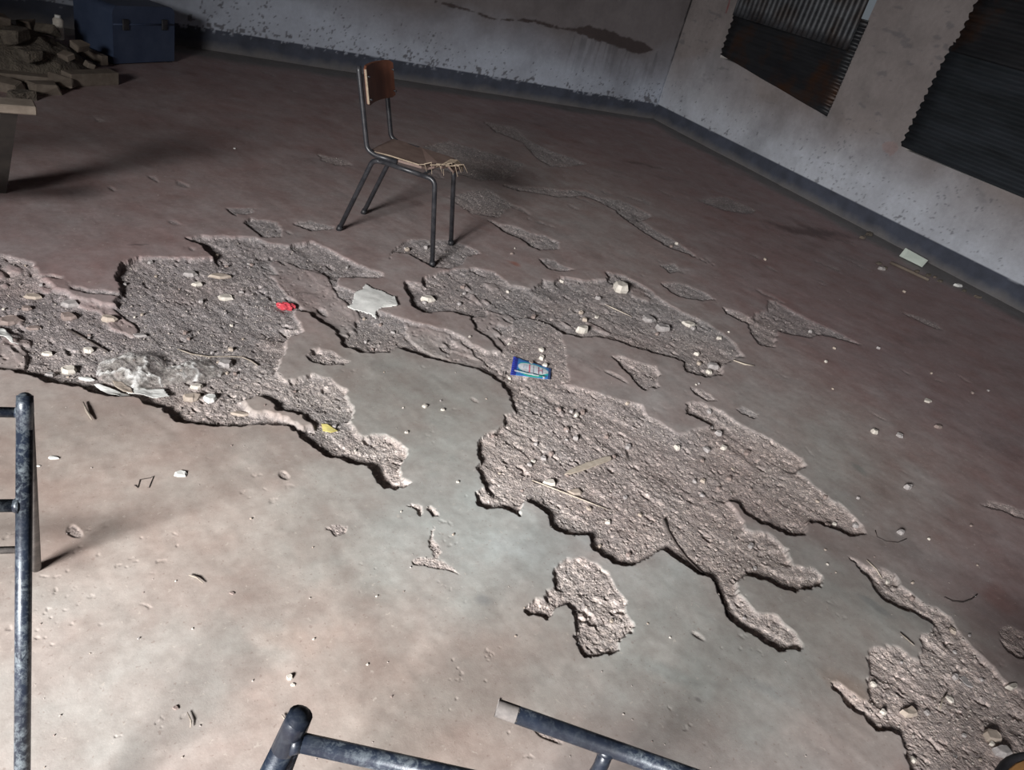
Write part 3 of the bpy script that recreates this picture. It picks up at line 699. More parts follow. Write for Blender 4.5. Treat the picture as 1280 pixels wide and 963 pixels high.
# ------------------------------------------------------------------ chair
def chair():
    F0 = Vector((1.139, 3.296, 0)); u = Vector((.709, -.705, 0)); s = Vector((.65, .76, 0)).normalized()
    wdt = .305
    ang = math.atan2(u.y, u.x)
    t = empty('school_chair', F0+u*.25+s*.15, 'small school chair with brown plywood back and torn seat on dark tube legs', 'chair', None, ang)
    def P(a, h, q): return F0+u*a+s*q+Vector((0, 0, h))
    st = M['chair_steel']; r = .0115
    for q in (0, wdt):
        b = bmesh.new(); add_tube(b, [P(-.004, .76, q), P(.006, .724, q), P(.058, .534, q), P(.088, .425, q), P(.13, .410, q), P(.24, .414, q)], r, 12, True, .05); obj_bm('back_tube', b, st, t, True)
        zf = fz(P(0, 0, q).x, P(0, 0, q).y); zg = fz(P(.5, 0, q).x, P(.5, 0, q).y)
        tube('seat_rail', [P(.155, .392, q), P(.40, .392, q)], r*.98, st, t)
        tube('leg', [P(0, zf-.001, q), P(.124, .385, q), P(.175, .392, q)], r, st, t, bend=.05)
        tube('leg', [P(.36, .392, q), P(.432, .392, q), P(.499, zg-.001, q)], r, st, t, bend=.06)
        for a, z0 in ((0, zf), (.499, zg)):
            tube('foot_cap', [P(a, z0-.0005, q), P(a+(.007 if a == 0 else -.004), z0+.022, q)], r*1.25, M['black_edge'], t)
    for a in (.17, .37): tube('cross_bar', [P(a, .392, 0), P(a, .392, wdt)], .008, st, t)
    # backrest: curved plywood board
    bm = bmesh.new(); n = 14; rows = 6; grid = {}
    for side in (0, 1):
        for i in range(n+1):
            f = i/n; q = -.012+f*(wdt+.024)
            for j in range(rows+1):
                g = j/rows; h = .612+.155*g
                if i in (0, n): h = .612+.155*(.06+.88*g)
                a = .014+(.77-h)*.27 + .022*(1-(2*f-1)**2)*-1 + .020
                grid[side, i, j] = bm.verts.new(P(a-(.011 if side else 0), h, q))
    for side in (0, 1):
        for i in range(n):
            for j in range(rows):
                f4 = [grid[side, i, j], grid[side, i+1, j], grid[side, i+1, j+1], grid[side, i, j+1]]
                bm.faces.new(f4 if side == 0 else f4[::-1])
    for i in range(n):
        for j in (0, rows):
            bm.faces.new((grid[0, i, j], grid[0, i+1, j], grid[1, i+1, j], grid[1, i, j]))
    for j in range(rows):
        for i in (0, n):
            bm.faces.new((grid[0, i, j], grid[0, i, j+1], grid[1, i, j+1], grid[1, i, j]))
    bmesh.ops.recalc_face_normals(bm, faces=bm.faces[:])
    bk = obj_bm('backrest', bm, M['ply_brown'], t)
    tag(bk, 'brown plywood backrest board')
    # pale worn edge of the board
    bm = bmesh.new()
    add_tube(bm, [P(.014+(.77-h)*.27+.018, h, -.0125) for h in (.622, .66, .70, .74, .758)], .0055, 6)
    e = obj_bm('board_edge', bm, M['veneer'], bk); tag(e, 'pale splintered board edge')
    for q in (.0, wdt):
        for h in (.64, .73):
            a = .012+(.77-h)*.27; b = bmesh.new(); add_tube(b, [P(a+.012, h, q+.001), P(a+.034, h, q+.001)], .004, 8); obj_bm('rivet', b, st, t, True)
    # seat
    out = [(.105, .0), (.10, .10), (.105, .305), (.25, .315), (.42, .315), (.468, .30), (.478, .25), (.470, .17), (.452, .15), (.438, .165), (.425, .12), (.41, .13), (.395, .085), (.37, .07), (.35, .03), (.25, .012), (.15, -.004)]
    bm = bmesh.new(); pts = [P(a, 0, q) for a, q in out]
    zt = [.424-(.012 if .12 < a < .38 else 0)*(1 if .05 < q < .28 else .2)-(.02 if a > .46 else 0) for a, q in out]
    prism(bm, pts, [z-.011 for z in zt], zt)
    bmesh.ops.triangulate(bm, faces=[f for f in bm.faces if len(f.verts) > 4])
    seat = obj_bm('seat', bm, M['ply_seat'], t); tag(seat, 'dusty brown plywood seat torn at its front')
    rnd = random.Random(4)
    base = [(.35, .03), (.37, .07), (.395, .085), (.41, .13), (.425, .12), (.438, .165), (.452, .15), (.470, .17), (.475, .2), (.478, .25)]
    k = 0
    for i in range(0, len(base)*2-2, 2):
        a, q = base[i//2]; a2, q2 = base[min(i//2+1, len(base)-1)]
        f = (i % 2)*.5; a = a*(1-f)+a2*f; q = q*(1-f)+q2*f
        L = .03+.05*rnd.random(); dirq = rnd.uniform(.2, 1.0)
        p0 = P(a-.02, .424, q-.005); p1 = P(a+L*.3, .428+.012*rnd.random(), q+L*.3*dirq); p2 = P(a+L*.55, .405-.03*rnd.random(), q+L*.6*dirq+.01)
        b = bmesh.new(); add_tube(b, [p0, p1, p2], [.0028, .0024, .001], 5); obj_bm('veneer_strip', b, M['veneer'], seat)
    for off in (.0, .022, .044, .066):
        b = bmesh.new()
        add_tube(b, [P(.40+.02*math.sin(off*40), .420, .10+off), P(.43, .436, .16+off), P(.452, .432, .21+off*.8), P(.478, .405, .27+off*.4), P(.483, .38, .285+off*.2)], [.002, .0035, .0035, .003, .001], 5, True)
        obj_bm('veneer_strip', b, M['veneer'], seat)
    b = bmesh.new(); add_tube(b, [P(.12, .424, .0), P(.2, .428, .006), P(.34, .426, .022)], [.001, .003, .003], 5); obj_bm('veneer_strip', b, M['veneer'], seat)
    return t
chair()

# ------------------------------------------------------------------ bare tube frames in the foreground
def scuffed(name, pts, r, parent, bend=0, m='frame', seg=16): return tube(name, pts, r, M[m], parent, seg, bend)
def a_frame_desk(name, top, foot_near, foot_far, off, bars, r, label, far_material='dusty_steel', rb=.009):
    """two inverted-V ends joined by bars; off = vector to the second end"""
    base = (foot_near+foot_far)/2; base = Vector((base.x, base.y, 0))
    t = empty(name, base, label, 'desk frame', None, math.atan2(off.y, off.x))
    for k in (0, 1):
        o = off*k
        apex_n = top + (foot_near-top).normalized()*.0
        zn = fz((foot_near+o).x, (foot_near+o).y); zf = fz((foot_far+o).x, (foot_far+o).y)
        fn = foot_near+o; fn.z = zn+r*.2; ff = foot_far+o; ff.z = zf+r*.2
        scuffed('leg', [top+o+Vector((0, 0, -.001)), fn], r, t)
        e = tube('leg', [top+o+(ff-top-o).normalized()*.02, ff], r*.95, M[far_material], t, 14)
        # rounded bend over the top
        b = bmesh.new(); d1 = (fn-top-o).normalized(); d2 = (ff-top-o).normalized()
        add_tube(b, [top+o+d1*.05, top+o+d1*.012+Vector((0, 0, .002)), top+o+d2*.012+Vector((0, 0, .001)), top+o+d2*.05], r*1.0, 16, True, .012)
        obj_bm('top_bend', b, M['frame'], t, True)
    for (a, leg, m, rr) in bars:
        f = foot_near if leg == 'near' else foot_far
        p = top+(f-top)*a
        tube('cross_bar', [p, p+off], rr, M[m], t, 14)
        b = bmesh.new(); add_tube(b, [p+off.normalized()*(r*.5), p+off.normalized()*(r*1.25)], [rr*1.45, rr*1.02], 12); obj_bm('weld', b, M['frame'], t, True)
    return t
topA = pr(31, 494, .68); nearA = pr(28, 963, .18); nearA = topA+(nearA-topA)*(topA.z/(topA.z-.18)); farA = pr(45, 711, 0)
dA = (pr(0, 516, .62)-pr(38, 517, .62)); dA.z = 0; dA.normalize()
def along(top, foot, px_y):
    """fraction along the leg at which it passes pixel row px_y"""
    best = 0; bd = 1e9
    for i in range(101):
        p = top+(foot-top)*(i/100); v = p-Vector((0, 0, H)); z = v.dot(FW)
        if z < .05: continue
        yy = 481.5-F_PX*v.dot(UP)/z
        if abs(yy-px_y) < bd: bd = abs(yy-px_y); best = i/100
    return best
a_frame_desk('desk_frame', topA, nearA, farA, dA*.62,
    [(along(topA, farA, 515), 'far', 'frame', .008), (along(topA, nearA, 629), 'near', 'frame', .0095), (along(topA, farA, 686), 'far', 'dusty_steel', .0075)],
    .0108, 'bare blue black tubular desk frame without a top, standing at the left edge')
topB = pr(376, 893, .70); qB = pr(340, 965, .62); nearB = topB+(qB-topB)*(topB.z/(topB.z-.62)); farB = pr(312, 1085, 0)
eB = pr(612, 966, .665)-pr(385, 916, .665); 
dB = Vector((eB.x, eB.y, 0)).normalized()
a_frame_desk('desk_frame', topB, nearB, farB, dB*.46, [(along(topB, nearB, 922), 'near', 'frame', .0100), (.62, 'far', 'dusty_steel', .0075)],
    .0124, 'black tubular desk frame with a rounded end, left of the two at the bottom edge', far_material='frame')
def bench_frame():
    z = .54
    a = pr(621, 885, z); b = pr(1010, 1023, z); d = (b-a); d.z = 0; d.normalize(); n = Vector((d.y, -d.x, 0))
    if n.dot(a) > 0: n = -n        # towards the camera's feet
    L = .95
    t = empty('bench_frame', Vector((a.x, a.y, 0))+d*L/2+n*.14, 'scuffed blue black tubular bench frame with open pipe end, at the bottom centre', 'bench frame', None, math.atan2(d.y, d.x))
    W = .27
    for k in (0, 1):
        o = n*W*k
        scuffed('rail', [a+o+d*.028, a+o+d*L], .0116, t)
        bm = bmesh.new(); add_tube(bm, [a+o, a+o+d*.03], .0116, 16, False); add_tube(bm, [a+o+d*.03, a+o+d*.001], .0088, 16, False)
        e = obj_bm('pipe_end', bm, M['dusty_steel'], t, True); tag(e, 'dusty open pipe end')
    fr = [(.155), (L-.155)]
    for q in fr:
        J = a+d*q
        # leg hoop: curves out from below the rail to the floor, both sides joined
        for k in (0, 1):
            o = n*W*k; sgn = (1 if k else -1)
            out = n*sgn*.03 + d*(-.05 if q < .5 else .05)
            foot = J+o+out*1.4; zf = fz(foot.x, foot.y); foot.z = zf
            mid = J+o+Vector((0, 0, -.04))+n*(.012 if k == 0 else -.012)
            scuffed('leg', [J+o+Vector((0, 0, -.004)), mid, foot], .0100, t, bend=.04)
            bb = bmesh.new(); add_tube(bb, [J+o+Vector((0, 0, -.002)), J+o+Vector((0, 0, -.017))], [.0135, .0112], 12); obj_bm('weld', bb, M['frame'], t, True)
        tube('cross_bar', [J+Vector((0, 0, -.30))+d*0, J+n*W+Vector((0, 0, -.30))], .008, M['frame'], t) if q > .5 else None
    for q in (.62, L-.01): tube('cross_bar', [a+d*q, a+d*q+n*W], .008, M['frame'], t)
    return t
bench_frame()

# ------------------------------------------------------------------ stool at the lower right corner
def stool():
    z = .45; cpt = pr(1386, 1068, z)
    t = empty('stool', (cpt.x, cpt.y, 0), 'stool with orange varnished seat and black edging in the lower right corner', 'stool')
    bm = bmesh.new(); n = 40; R = .16
    def ring(rr, zz): return [bm.verts.new((cpt.x+rr*math.cos(2*math.pi*k/n), cpt.y+rr*math.sin(2*math.pi*k/n), zz)) for k in range(n)]
    rs = [ring(R-.008, z-.02), ring(R-.006, z-.004), ring(R-.010, z), ring(R*.5, z-.002)]
    for a, b in zip(rs, rs[1:]):
        for k in range(n): bm.faces.new((a[k], a[(k+1) % n], b[(k+1) % n], b[k]))
    bm.faces.new(rs[-1]); bm.faces.new(rs[0][::-1])
    obj_bm('seat', bm, M['orange'], t, True)
    bm = bmesh.new(); k = 48
    pts = [Vector((cpt.x+(R-.001)*math.cos(2*math.pi*i/k), cpt.y+(R-.001)*math.sin(2*math.pi*i/k), z-.008)) for i in range(k+1)]
    add_tube(bm, pts, .0085, 10, False); obj_bm('seat_edge', bm, M['black_edge'], t, True)
    for i in range(4):
        a = math.pi/4+i*math.pi/2
        tx, ty = cpt.x+.11*math.cos(a), cpt.y+.11*math.sin(a); bx, by = cpt.x+.17*math.cos(a), cpt.y+.17*math.sin(a)
        tube('leg', [(tx, ty, z-.018), (bx, by, fz(bx, by))], .010, M['black_edge'], t)
    for i in range(4):
        a = math.pi/4+i*math.pi/2; b = a+math.pi/2; q = .148
        tube('stretcher', [(cpt.x+q*math.cos(a), cpt.y+q*math.sin(a), .16), (cpt.x+q*math.cos(b), cpt.y+q*math.sin(b), .16)], .007, M['black_edge'], t)
stool()

# ------------------------------------------------------------------ dark things at the far left
def far_left():
    # blue trunk
    a = Vector((.775, 6.29, 0)); d = Vector((.776, .630, 0)); n = Vector((-.630, .776, 0))
    L, D, Hh = .54, .34, .375
    c0 = a-d*L/2+n*D/2
    t = empty('metal_trunk', c0, 'low blue metal trunk with rounded corners standing against the back wall', 'trunk', None, math.atan2(d.y, d.x))
    R = Matrix.Rotation(math.atan2(d.y, d.x), 3, 'Z')
    bm = bmesh.new()
    prof = []
    r = .05
    for (cx_, cz_, a0) in ((L/2-r, Hh-r, 0), (-L/2+r, Hh-r, 90)):
        for k in range(7):
            an = math.radians(a0+k*15); prof.append((cx_+r*math.cos(an), cz_+r*math.sin(an)))
    prof = [(L/2, .01)]+prof+[(-L/2, .01)]
    fr = [bm.verts.new(c0+R@Vector((x, -D/2, z))) for x, z in prof]; bk = [bm.verts.new(c0+R@Vector((x, D/2, z))) for x, z in prof]
    for i in range(len(prof)):
        j = (i+1) % len(prof); bm.faces.new((fr[i], bk[i], bk[j], fr[j]))
    bm.faces.new(fr[::-1]); bm.faces.new(bk); bmesh.ops.recalc_face_normals(bm, faces=bm.faces[:])
    obj_bm('body', bm, M['blue_trunk'], t)
    bm = bmesh.new(); add_tube(bm, [c0+R@Vector((x, -D/2-.001, z)) for x, z in ((L/2-.005, .26), (-L/2+.005, .26))], .006, 8); obj_bm('lid_seam', bm, M['blue_trunk'], t, True)
    for x in (-.17, .17):
        bm = bmesh.new(); add_box(bm, c0+R@Vector((x, -D/2-.006, .26)), (.05, .012, .07), R); bevel(bm, .003, 1); obj_bm('latch', bm, M['chair_steel'], t)
    for x in (-L/2+.03, L/2-.03):
        for y in (-D/2+.03, D/2-.03):
            bm = bmesh.new(); add_box(bm, c0+R@Vector((x, y, .005)), (.04, .04, .016), R); obj_bm('foot', bm, M['black_edge'], t)
    # mound of rubble
    rnd = random.Random(8)
    cx_, cy_ = -.30, 5.72
    n = 70; V = []; I = {}
    xs = np.linspace(-1.1, .36, n); ys = np.linspace(5.28, 6.45, n)
    X, Y = np.meshgrid(xs, ys, indexing='ij')
    e = ((X-cx_)/.50)**2+((Y-cy_-.02)/.40)**2
    Z = .20*np.clip(1-e, 0, 1)**.6+.03*fbm(X, Y, .12, 3, 401)*np.clip(1.2-e, 0, 1)+.012*fbm(X, Y, .04, 2, 403)
    Z = np.where(e > 1.05, -.03, Z)
    idx = np.arange(n*n).reshape(n, n)
    Fq = np.stack([idx[:-1, :-1], idx[1:, :-1], idx[1:, 1:], idx[:-1, 1:]], -1).reshape(-1, 4)
    keep = (Z.ravel()[Fq] > -.02).any(1)
    h = np_mesh('rubble_heap', np.stack([X.ravel(), Y.ravel(), Z.ravel()], 1), Fq[keep], M['rubble'], True)
    tag(h, 'low brown heap of earth and rubble in the dark far left corner', 'rubble heap')
    def plank(p, q, w, hgt, label, m='timber', name='timber_plank', lift=0, lift2=None):
        p = Vector(p); q = Vector(q); p.z = lift+hgt/2; q.z = (lift if lift2 is None else lift2)+hgt/2
        dd = q-p; rot = dd.to_track_quat('X', 'Z').to_matrix()
        bm = bmesh.new(); add_box(bm, (p+q)/2, (dd.length, w, hgt), rot, .03, rnd); bevel(bm, .006, 2)
        bmesh.ops.subdivide_edges(bm, edges=[e_ for e_ in bm.edges if e_.calc_length() > .15], cuts=3)
        o = obj_bm(name, bm, M[m]); return tag(o, label, 'plank')
    plank((.06, 5.31, 0), (.33, 5.50, 0), .09, .075, 'short timber beam end lying in front of the rubble heap')
    p1 = pr(91, 68); p2 = pr(138, 88)
    plank((p1.x, p1.y, 0), (p2.x-.03, p2.y+.03, 0), .05, .06, 'long plank slanting up along the right side of the rubble heap', lift=.02)
    plank((-.30, 5.24, 0), (.02, 5.28, 0), .08, .05, 'flat timber piece left of the short beam end before the heap')
    chunk_px = [(20, 70, .13), (75, 92, .10), (55, 98, .12), (40, 80, .09), (10, 95, .11), (100, 72, .08), (60, 60, .10), (35, 50, .09), (85, 80, .07), (25, 105, .09), (5, 55, .10), (112, 82, .06)]
    for i, (x, y, s) in enumerate(chunk_px):
        p = pr(x, y, .08); e_ = ((p.x-cx_)/.62)**2+((p.y-cy_)/.46)**2
        zz = .20*max(0, 1-e_)**.6
        bm = bmesh.new(); rot = Matrix.Rotation(rnd.random()*3, 3, 'Z') @ Matrix.Rotation(rnd.uniform(-.4, .4), 3, 'X')
        add_box(bm, (p.x, p.y, zz+s*.22), (s*1.25, s*.8, s*.6), rot, .35, rnd); bevel(bm, s*.06, 1)
        tag(obj_bm('brick_chunk', bm, M['timber' if i % 3 else 'rubble']), 'dusty broken brick chunk half buried in the dark far left rubble heap', 'brick', 'brick chunks on the rubble heap')
    # white can
    p = Vector((.045, 5.98, .03)); 
    t2 = empty('plastic_canister', (p.x, p.y, .15), 'small pale canister standing on top of the far left rubble heap', 'canister')
    bm = bmesh.new(); add_tube(bm, [p+Vector((0, 0, .08)), p+Vector((0, 0, .085)), p+Vector((0, 0, .20)), p+Vector((0, 0, .212))], [.026, .031, .031, .02], 16); obj_bm('body', bm, M['stone_pale'], t2, True)
    bm = bmesh.new(); add_tube(bm, [p+Vector((0, 0, .21)), p+Vector((0, 0, .228))], .018, 14); obj_bm('lid', bm, M['paper'], t2, True)
    # dark desk at the left edge
    q1 = pr(8, 242); q0 = q1+Vector((-.42, -.28, 0)).normalized()*.0
    zt = .50
    c1 = pr(46, 134, zt)
    t3 = empty('wooden_bench', (c1.x-.35, c1.y+.05, 0), 'dark narrow wooden bench with a dusty top at the left edge', 'bench')
    dxy = Vector((-1, -.12, 0)).normalized(); dn = Vector((-.12, 1, 0)).normalized()
    def bx(name, c_, s_, m):
        R2 = Matrix.Rotation(math.atan2(.12, 1), 3, 'Z')
        bm = bmesh.new(); add_box(bm, c_, s_, R2); bevel(bm, .004, 1); return obj_bm(name, bm, M[m], t3)
    ctr = c1+dxy*.40+dn*.045
    bx('seat_plank', (ctr.x, ctr.y, zt-.015), (.80, .09, .03), 'timber')
    for sx in (.0, .68):
        # solid slanted end panels
        up_ = c1+dxy*(.055+sx)+dn*.02; lo_ = Vector((q1.x, q1.y, 0))+dxy*(sx+.0)
        bm = bmesh.new(); v = []
        for (b0, w_) in ((up_, .09), (lo_, .10)):
            zz = zt-.03 if b0 is up_ else fz(lo_.x, lo_.y)
            for dd in (0, .05):
                for e_ in (0, w_):
                    pnt = b0+dxy*dd+dn*e_; v.append(bm.verts.new((pnt.x, pnt.y, zz)))
        for f in ((0, 1, 3, 2), (4, 6, 7, 5), (0, 4, 5, 1), (2, 3, 7, 6), (0, 2, 6, 4), (1, 5, 7, 3)): bm.faces.new([v[i] for i in f])
        bmesh.ops.recalc_face_normals(bm, faces=bm.faces[:]); obj_bm('side_panel', bm, M['dark_wood'], t3)
    sh = c1+dxy*.46+dn*.07; bx('stretcher', (sh.x, sh.y, zt-.30), (.66, .02, .06), 'dark_wood')
far_left()

# ------------------------------------------------------------------ litter on the floor
rnd = random.Random(21)
def place(x, y):
    p = pr(x, y); return Vector((p.x, p.y, fz(p.x, p.y)))
def stone_bm(bm, c, s, h, rot, rnd, n=7):
    """angular chip: irregular polygon base, smaller shifted top"""
    c = Vector(c); lo = []; mid = []; hi = []
    for k in range(n):
        a = 2*math.pi*k/n+rnd.uniform(-.25, .25); rr = rnd.uniform(.75, 1.1)
        x, y = rr*math.cos(a)*s[0]/2, rr*math.sin(a)*s[1]/2
        ca, sa = math.cos(rot), math.sin(rot)
        X, Y = x*ca-y*sa, x*sa+y*ca
        t = rnd.uniform(.60, .9); tz = h*rnd.uniform(.85, 1.1)
        lo.append(bm.verts.new(c+Vector((X*.85, Y*.85, -h*.35)))); mid.append(bm.verts.new(c+Vector((X, Y, h*.35*rnd.uniform(.5, 1.2))))); hi.append(bm.verts.new(c+Vector((X*t, Y*t, tz))))
    for a, b in ((lo, mid), (mid, hi)):
        for k in range(n): bm.faces.new((a[k], a[(k+1) % n], b[(k+1) % n], b[k]))
    bm.faces.new(lo[::-1]); bm.faces.new(hi)
def px_size(x, y):
    """metres per pixel sideways on the floor there"""
    return (pr(x+1, y)-pr(x, y)).length
def stone(x, y, wpx, asp, m, label, flat=.45, rot=None, name='stone_chip', cat='stone'):
    p = place(x, y); s = (1.12 if wpx > 13 else .78)*wpx*px_size(x, y)
    dirv = pr(x+10, y)-pr(x, y); ang = math.atan2(dirv.y, dirv.x)+(rot if rot is not None else rnd.uniform(-.3, .3))
    bm = bmesh.new(); stone_bm(bm, (0, 0, 0), (s, s*asp), s*flat*.6, ang, rnd)
    o = obj_bm(name, bm, M[m]); o.location = p
    return tag(o, label, cat)
S = [
 (135,395,24,.55,'stone_tan','flat tan stone chip with square right end, above the plastic bag',.35),
 (88,376,22,.7,'stone_grey','grey pink lump left of the tan chip near the left edge',.4),
 (86,391,22,.8,'stone_brown','brownish lump touching the grey pink lump near the left edge',.4),
 (40,365,22,.6,'stone_tan','tan lump at the upper left of the broken floor',.3),
 (33,380,18,.7,'stone_brown','brown lump just below the tan lump, upper left of broken floor',.35),
 (12,395,30,.9,'stone_brown','large reddish lump at the left edge of the broken floor',.3),
 (42,404,20,.5,'stone_brown','low reddish chip right of the large lump at the left edge',.25),
 (282,366,20,.8,'stone_pale','bright flat oval stone left above the red packet',.3),
 (238,338,18,.6,'stone_grey','grey chip under the upper lip of the left broken area',.4),
 (247,350,16,.5,'stone_pale','whitish crumb right of the grey chip, upper left broken area',.4),
 (275,341,26,.4,'stone_tan','long tan flake under the upper lip of the broken floor',.2),
 (175,413,20,.5,'stone_grey','thin grey flake directly above the plastic bag',.2),
 (110,432,14,.8,'stone_pale','pale chunk just left of the plastic bag top',.5),
 (86,456,22,.8,'stone_pale','pale angular block left of the plastic bag, near the dark lip',.5),
 (108,467,22,.4,'paper','whitest flat sliver below left of the plastic bag',.2),
 (58,435,16,.6,'stone_pale','pale crumbly chip midway between left edge and plastic bag',.4),
 (62,462,14,.7,'stone_grey','small grey block near the dark lip at far left',.5),
 (240,492,22,.7,'stone_tan','tan block right of the plastic bag at the dark lip',.4),
 (263,494,20,.8,'paper','whitish crumbly block right of the tan block beside the bag',.5),
 (246,479,16,.6,'stone_pale','pale stone behind the tan block right of the bag',.5),
 (300,512,24,.4,'stone_tan','thin tan slab at the tip right of the bag',.2),
 (283,452,20,.8,'stone_grey','grey slab standing by the dark crack right of the bag',.5),
 (535,371,16,.6,'stone_pale','pale flat stone right of the paper scrap',.45),
 (532,374,9,.8,'stone_grey','tiny grey stone touching the pale one right of the paper scrap',.5),
 (775,360,16,1.0,'stone_pale','upright pale chunk at the top of the middle broken area',.7),
 (728,411,15,.65,'stone_pale','brightest small stone in the middle broken area',.6),
 (747,393,9,.8,'stone_pale','small pale pebble above the brightest stone, middle broken area',.5),
 (829,408,18,.6,'stone_grey','grey lump beside the dark hole, middle broken area',.4),
 (862,404,14,.7,'stone_pale','pale flat chip right of the dark hole, middle broken area',.3),
 (900,421,9,.7,'stone_pale','pale crumb near the right end of the middle broken area',.5),
 (892,456,14,.6,'stone_grey','grey chunk at the right lip of the middle broken area',.5),
 (887,462,12,.8,'stone_pale','pale crumb at the lower right lip of middle broken area',.5),
 (812,396,16,.8,'stone_grey','wide grey slab left of the dark hole in middle broken area',.3),
 (677,437,10,1.1,'stone_pale','pale upright chip above the blue wrapper',.6),
 (689,600,15,.65,'stone_pale','smooth whitish pebble on the long straw in the large broken area',.5),
 (720,611,18,.5,'stone_tan','tan flat chip lying beneath the long straw',.3),
 (668,572,9,.8,'stone_pale','small pale pebble left of the split wood strip',.6),
 (681,569,11,.8,'stone_grey','small grey pebble left of the split wood strip',.6),
 (885,559,12,1.0,'stone_grey','grey block right of the blue wrapper, upper right broken slope',.6),
 (906,557,11,.8,'stone_pale','pale block next to the grey one on upper right slope',.6),
 (936,562,12,.7,'stone_brown','brown lump right of two blocks on the upper right slope',.5),
 (1092,541,9,1.,'stone_pale','round pale pebble on the smooth reddish floor at right',.8),
 (1124,546,9,.9,'stone_grey','grey pebble right of the round pale one on smooth floor',.6),
 (1134,611,13,.5,'stone_grey','dark grey crumb pile on the smooth floor at the right',.7),
 (1125,667,9,1.,'stone_grey','dark lump inside the faint ring mark on smooth floor',.9),
 (1172,535,11,.4,'stone_brown','thin dark splinter stone on smooth reddish floor right',.5),
 (1159,502,13,.7,'stone_pale','pale flake at the right above the pebbles',.25),
 (362,848,13,.9,'stone_pale','bright plaster lump above the rounded tube end at the bottom',.6),
 (366,857,9,.6,'stone_pale','ribbed crumb just under the bright plaster lump',.4),
 (220,886,11,1.,'stone_brown','round brownish lump between the two tube frames at bottom left',.4),
 (290,742,10,.7,'stone_brown','brown crumb on the bright floor in the lower left',.3),
 (226,593,16,.9,'paper','white curled plaster flake on the bright floor, left',.25),
 (66,573,14,.4,'paper','broken white flake right of the left tube frame',.25),
 (48,583,9,.5,'paper','tiny white flake touching the left tube frame outline',.3),
 (531,509,9,.9,'stone_pale','small whitish pebble on green grey floor above the pale island',.7),
 (553,513,8,.6,'stone_pale','low whitish pebble right of the one on green grey floor',.6),
 (508,541,8,.7,'stone_pale','white crumb on the green grey floor in the centre',.5),
 (572,603,5,1.,'stone_pale','tiny round pebble alone on green grey floor, centre',.8),
 (1195,343,0,1,'stone_pale','',0),
 (1197,358,11,.45,'paper','white sliver on the floor at the foot of right wall',.3),
 (1101,337,9,.6,'stone_grey','grey crumb left of the green tile by the wall',.5),
 (1110,342,0,1,'stone_grey','',0),
 (293,186,4,1.,'paper','tiny white speck on the dark floor left of the chair',.5),
 (846,304,5,1.,'stone_pale','tiny white pebble on the long crack behind the middle broken area',.8),
 (1265,858,16,.4,'stone_pale','pale sliver on the upper rim of the lower right broken area',.3),
 (1192,870,12,.8,'stone_pale','pale flat pebble in the lower right broken area',.4),
 (1243,918,18,.7,'stone_tan','tan crumbly lump near the lower right corner',.6),
 (1255,938,22,.6,'stone_grey','grey lump above the orange stool seat',.5),
 (1213,848,16,.9,'stone_grey','greenish grey patch stone in lower right broken area',.3),
 (1140,888,22,.5,'stone_tan','long tan slab in the lower right broken area',.35),
 (830,463,0,1,'stone_grey','',0)]
for q in S:
    if q[2] > 0: stone(q[0], q[1], q[2], q[3], q[4], q[5], q[6])

# pebbles lying loose: many alike
peb_src = {}
for m in ('stone_grey', 'stone_pale', 'stone_tan', 'stone_brown'):
    for k in range(3):
        bm = bmesh.new(); stone_bm(bm, (0, 0, 0), (1, .8), .45, 0, rnd, 6)
        me = bpy.data.meshes.new('loose_pebble'); bm.to_mesh(me); bm.free(); me.materials.append(M[m]); peb_src[m, k] = me
cand_x = []; 
RNG = np.random.default_rng(5)
gx_ = RNG.uniform(-30, 1300, 9000); gy_ = RNG.uniform(300, 980, 9000)
pts = np.array([tuple(pr(a, b))[:2] for a, b in zip(gx_, gy_)])
zz, mk, pt_, kk, _ = floor_field(pts[:, 0], pts[:, 1])
inpit = np.where(mk > .85)[0]; ok_ = (pts[:, 0] < XR-.1) & (pts[:, 1] < YB-.1)
outpit = np.where((mk < .05) & ok_)[0]
def put_pebbles(ids, n, lo, hi, label, group, ms):
    for j in ids[:n]:
        m = rnd.choice(ms); s = px_size(gx_[j], gy_[j])*rnd.uniform(lo, hi)
        s = min(s, .03)
        o = bpy.data.objects.new('loose_pebble', peb_src[m, rnd.randrange(3)]); C.objects.link(o)
        o.location = (pts[j, 0], pts[j, 1], zz[j]); o.scale = (s, s, s); o.rotation_euler = (0, 0, rnd.random()*6.28)
        tag(o, label, 'pebble', group)
put_pebbles(inpit, 150, 4, 8.5, 'small angular pebble lying loose in the broken out concrete', 'pebbles in the broken concrete', ['stone_grey', 'stone_grey', 'stone_tan', 'stone_pale', 'stone_brown'])
put_pebbles(outpit, 70, 2.0, 4.2, 'tiny crumb lying on the smooth worn floor surface', 'crumbs on the smooth floor', ['stone_pale', 'stone_grey', 'stone_tan', 'stone_brown'])

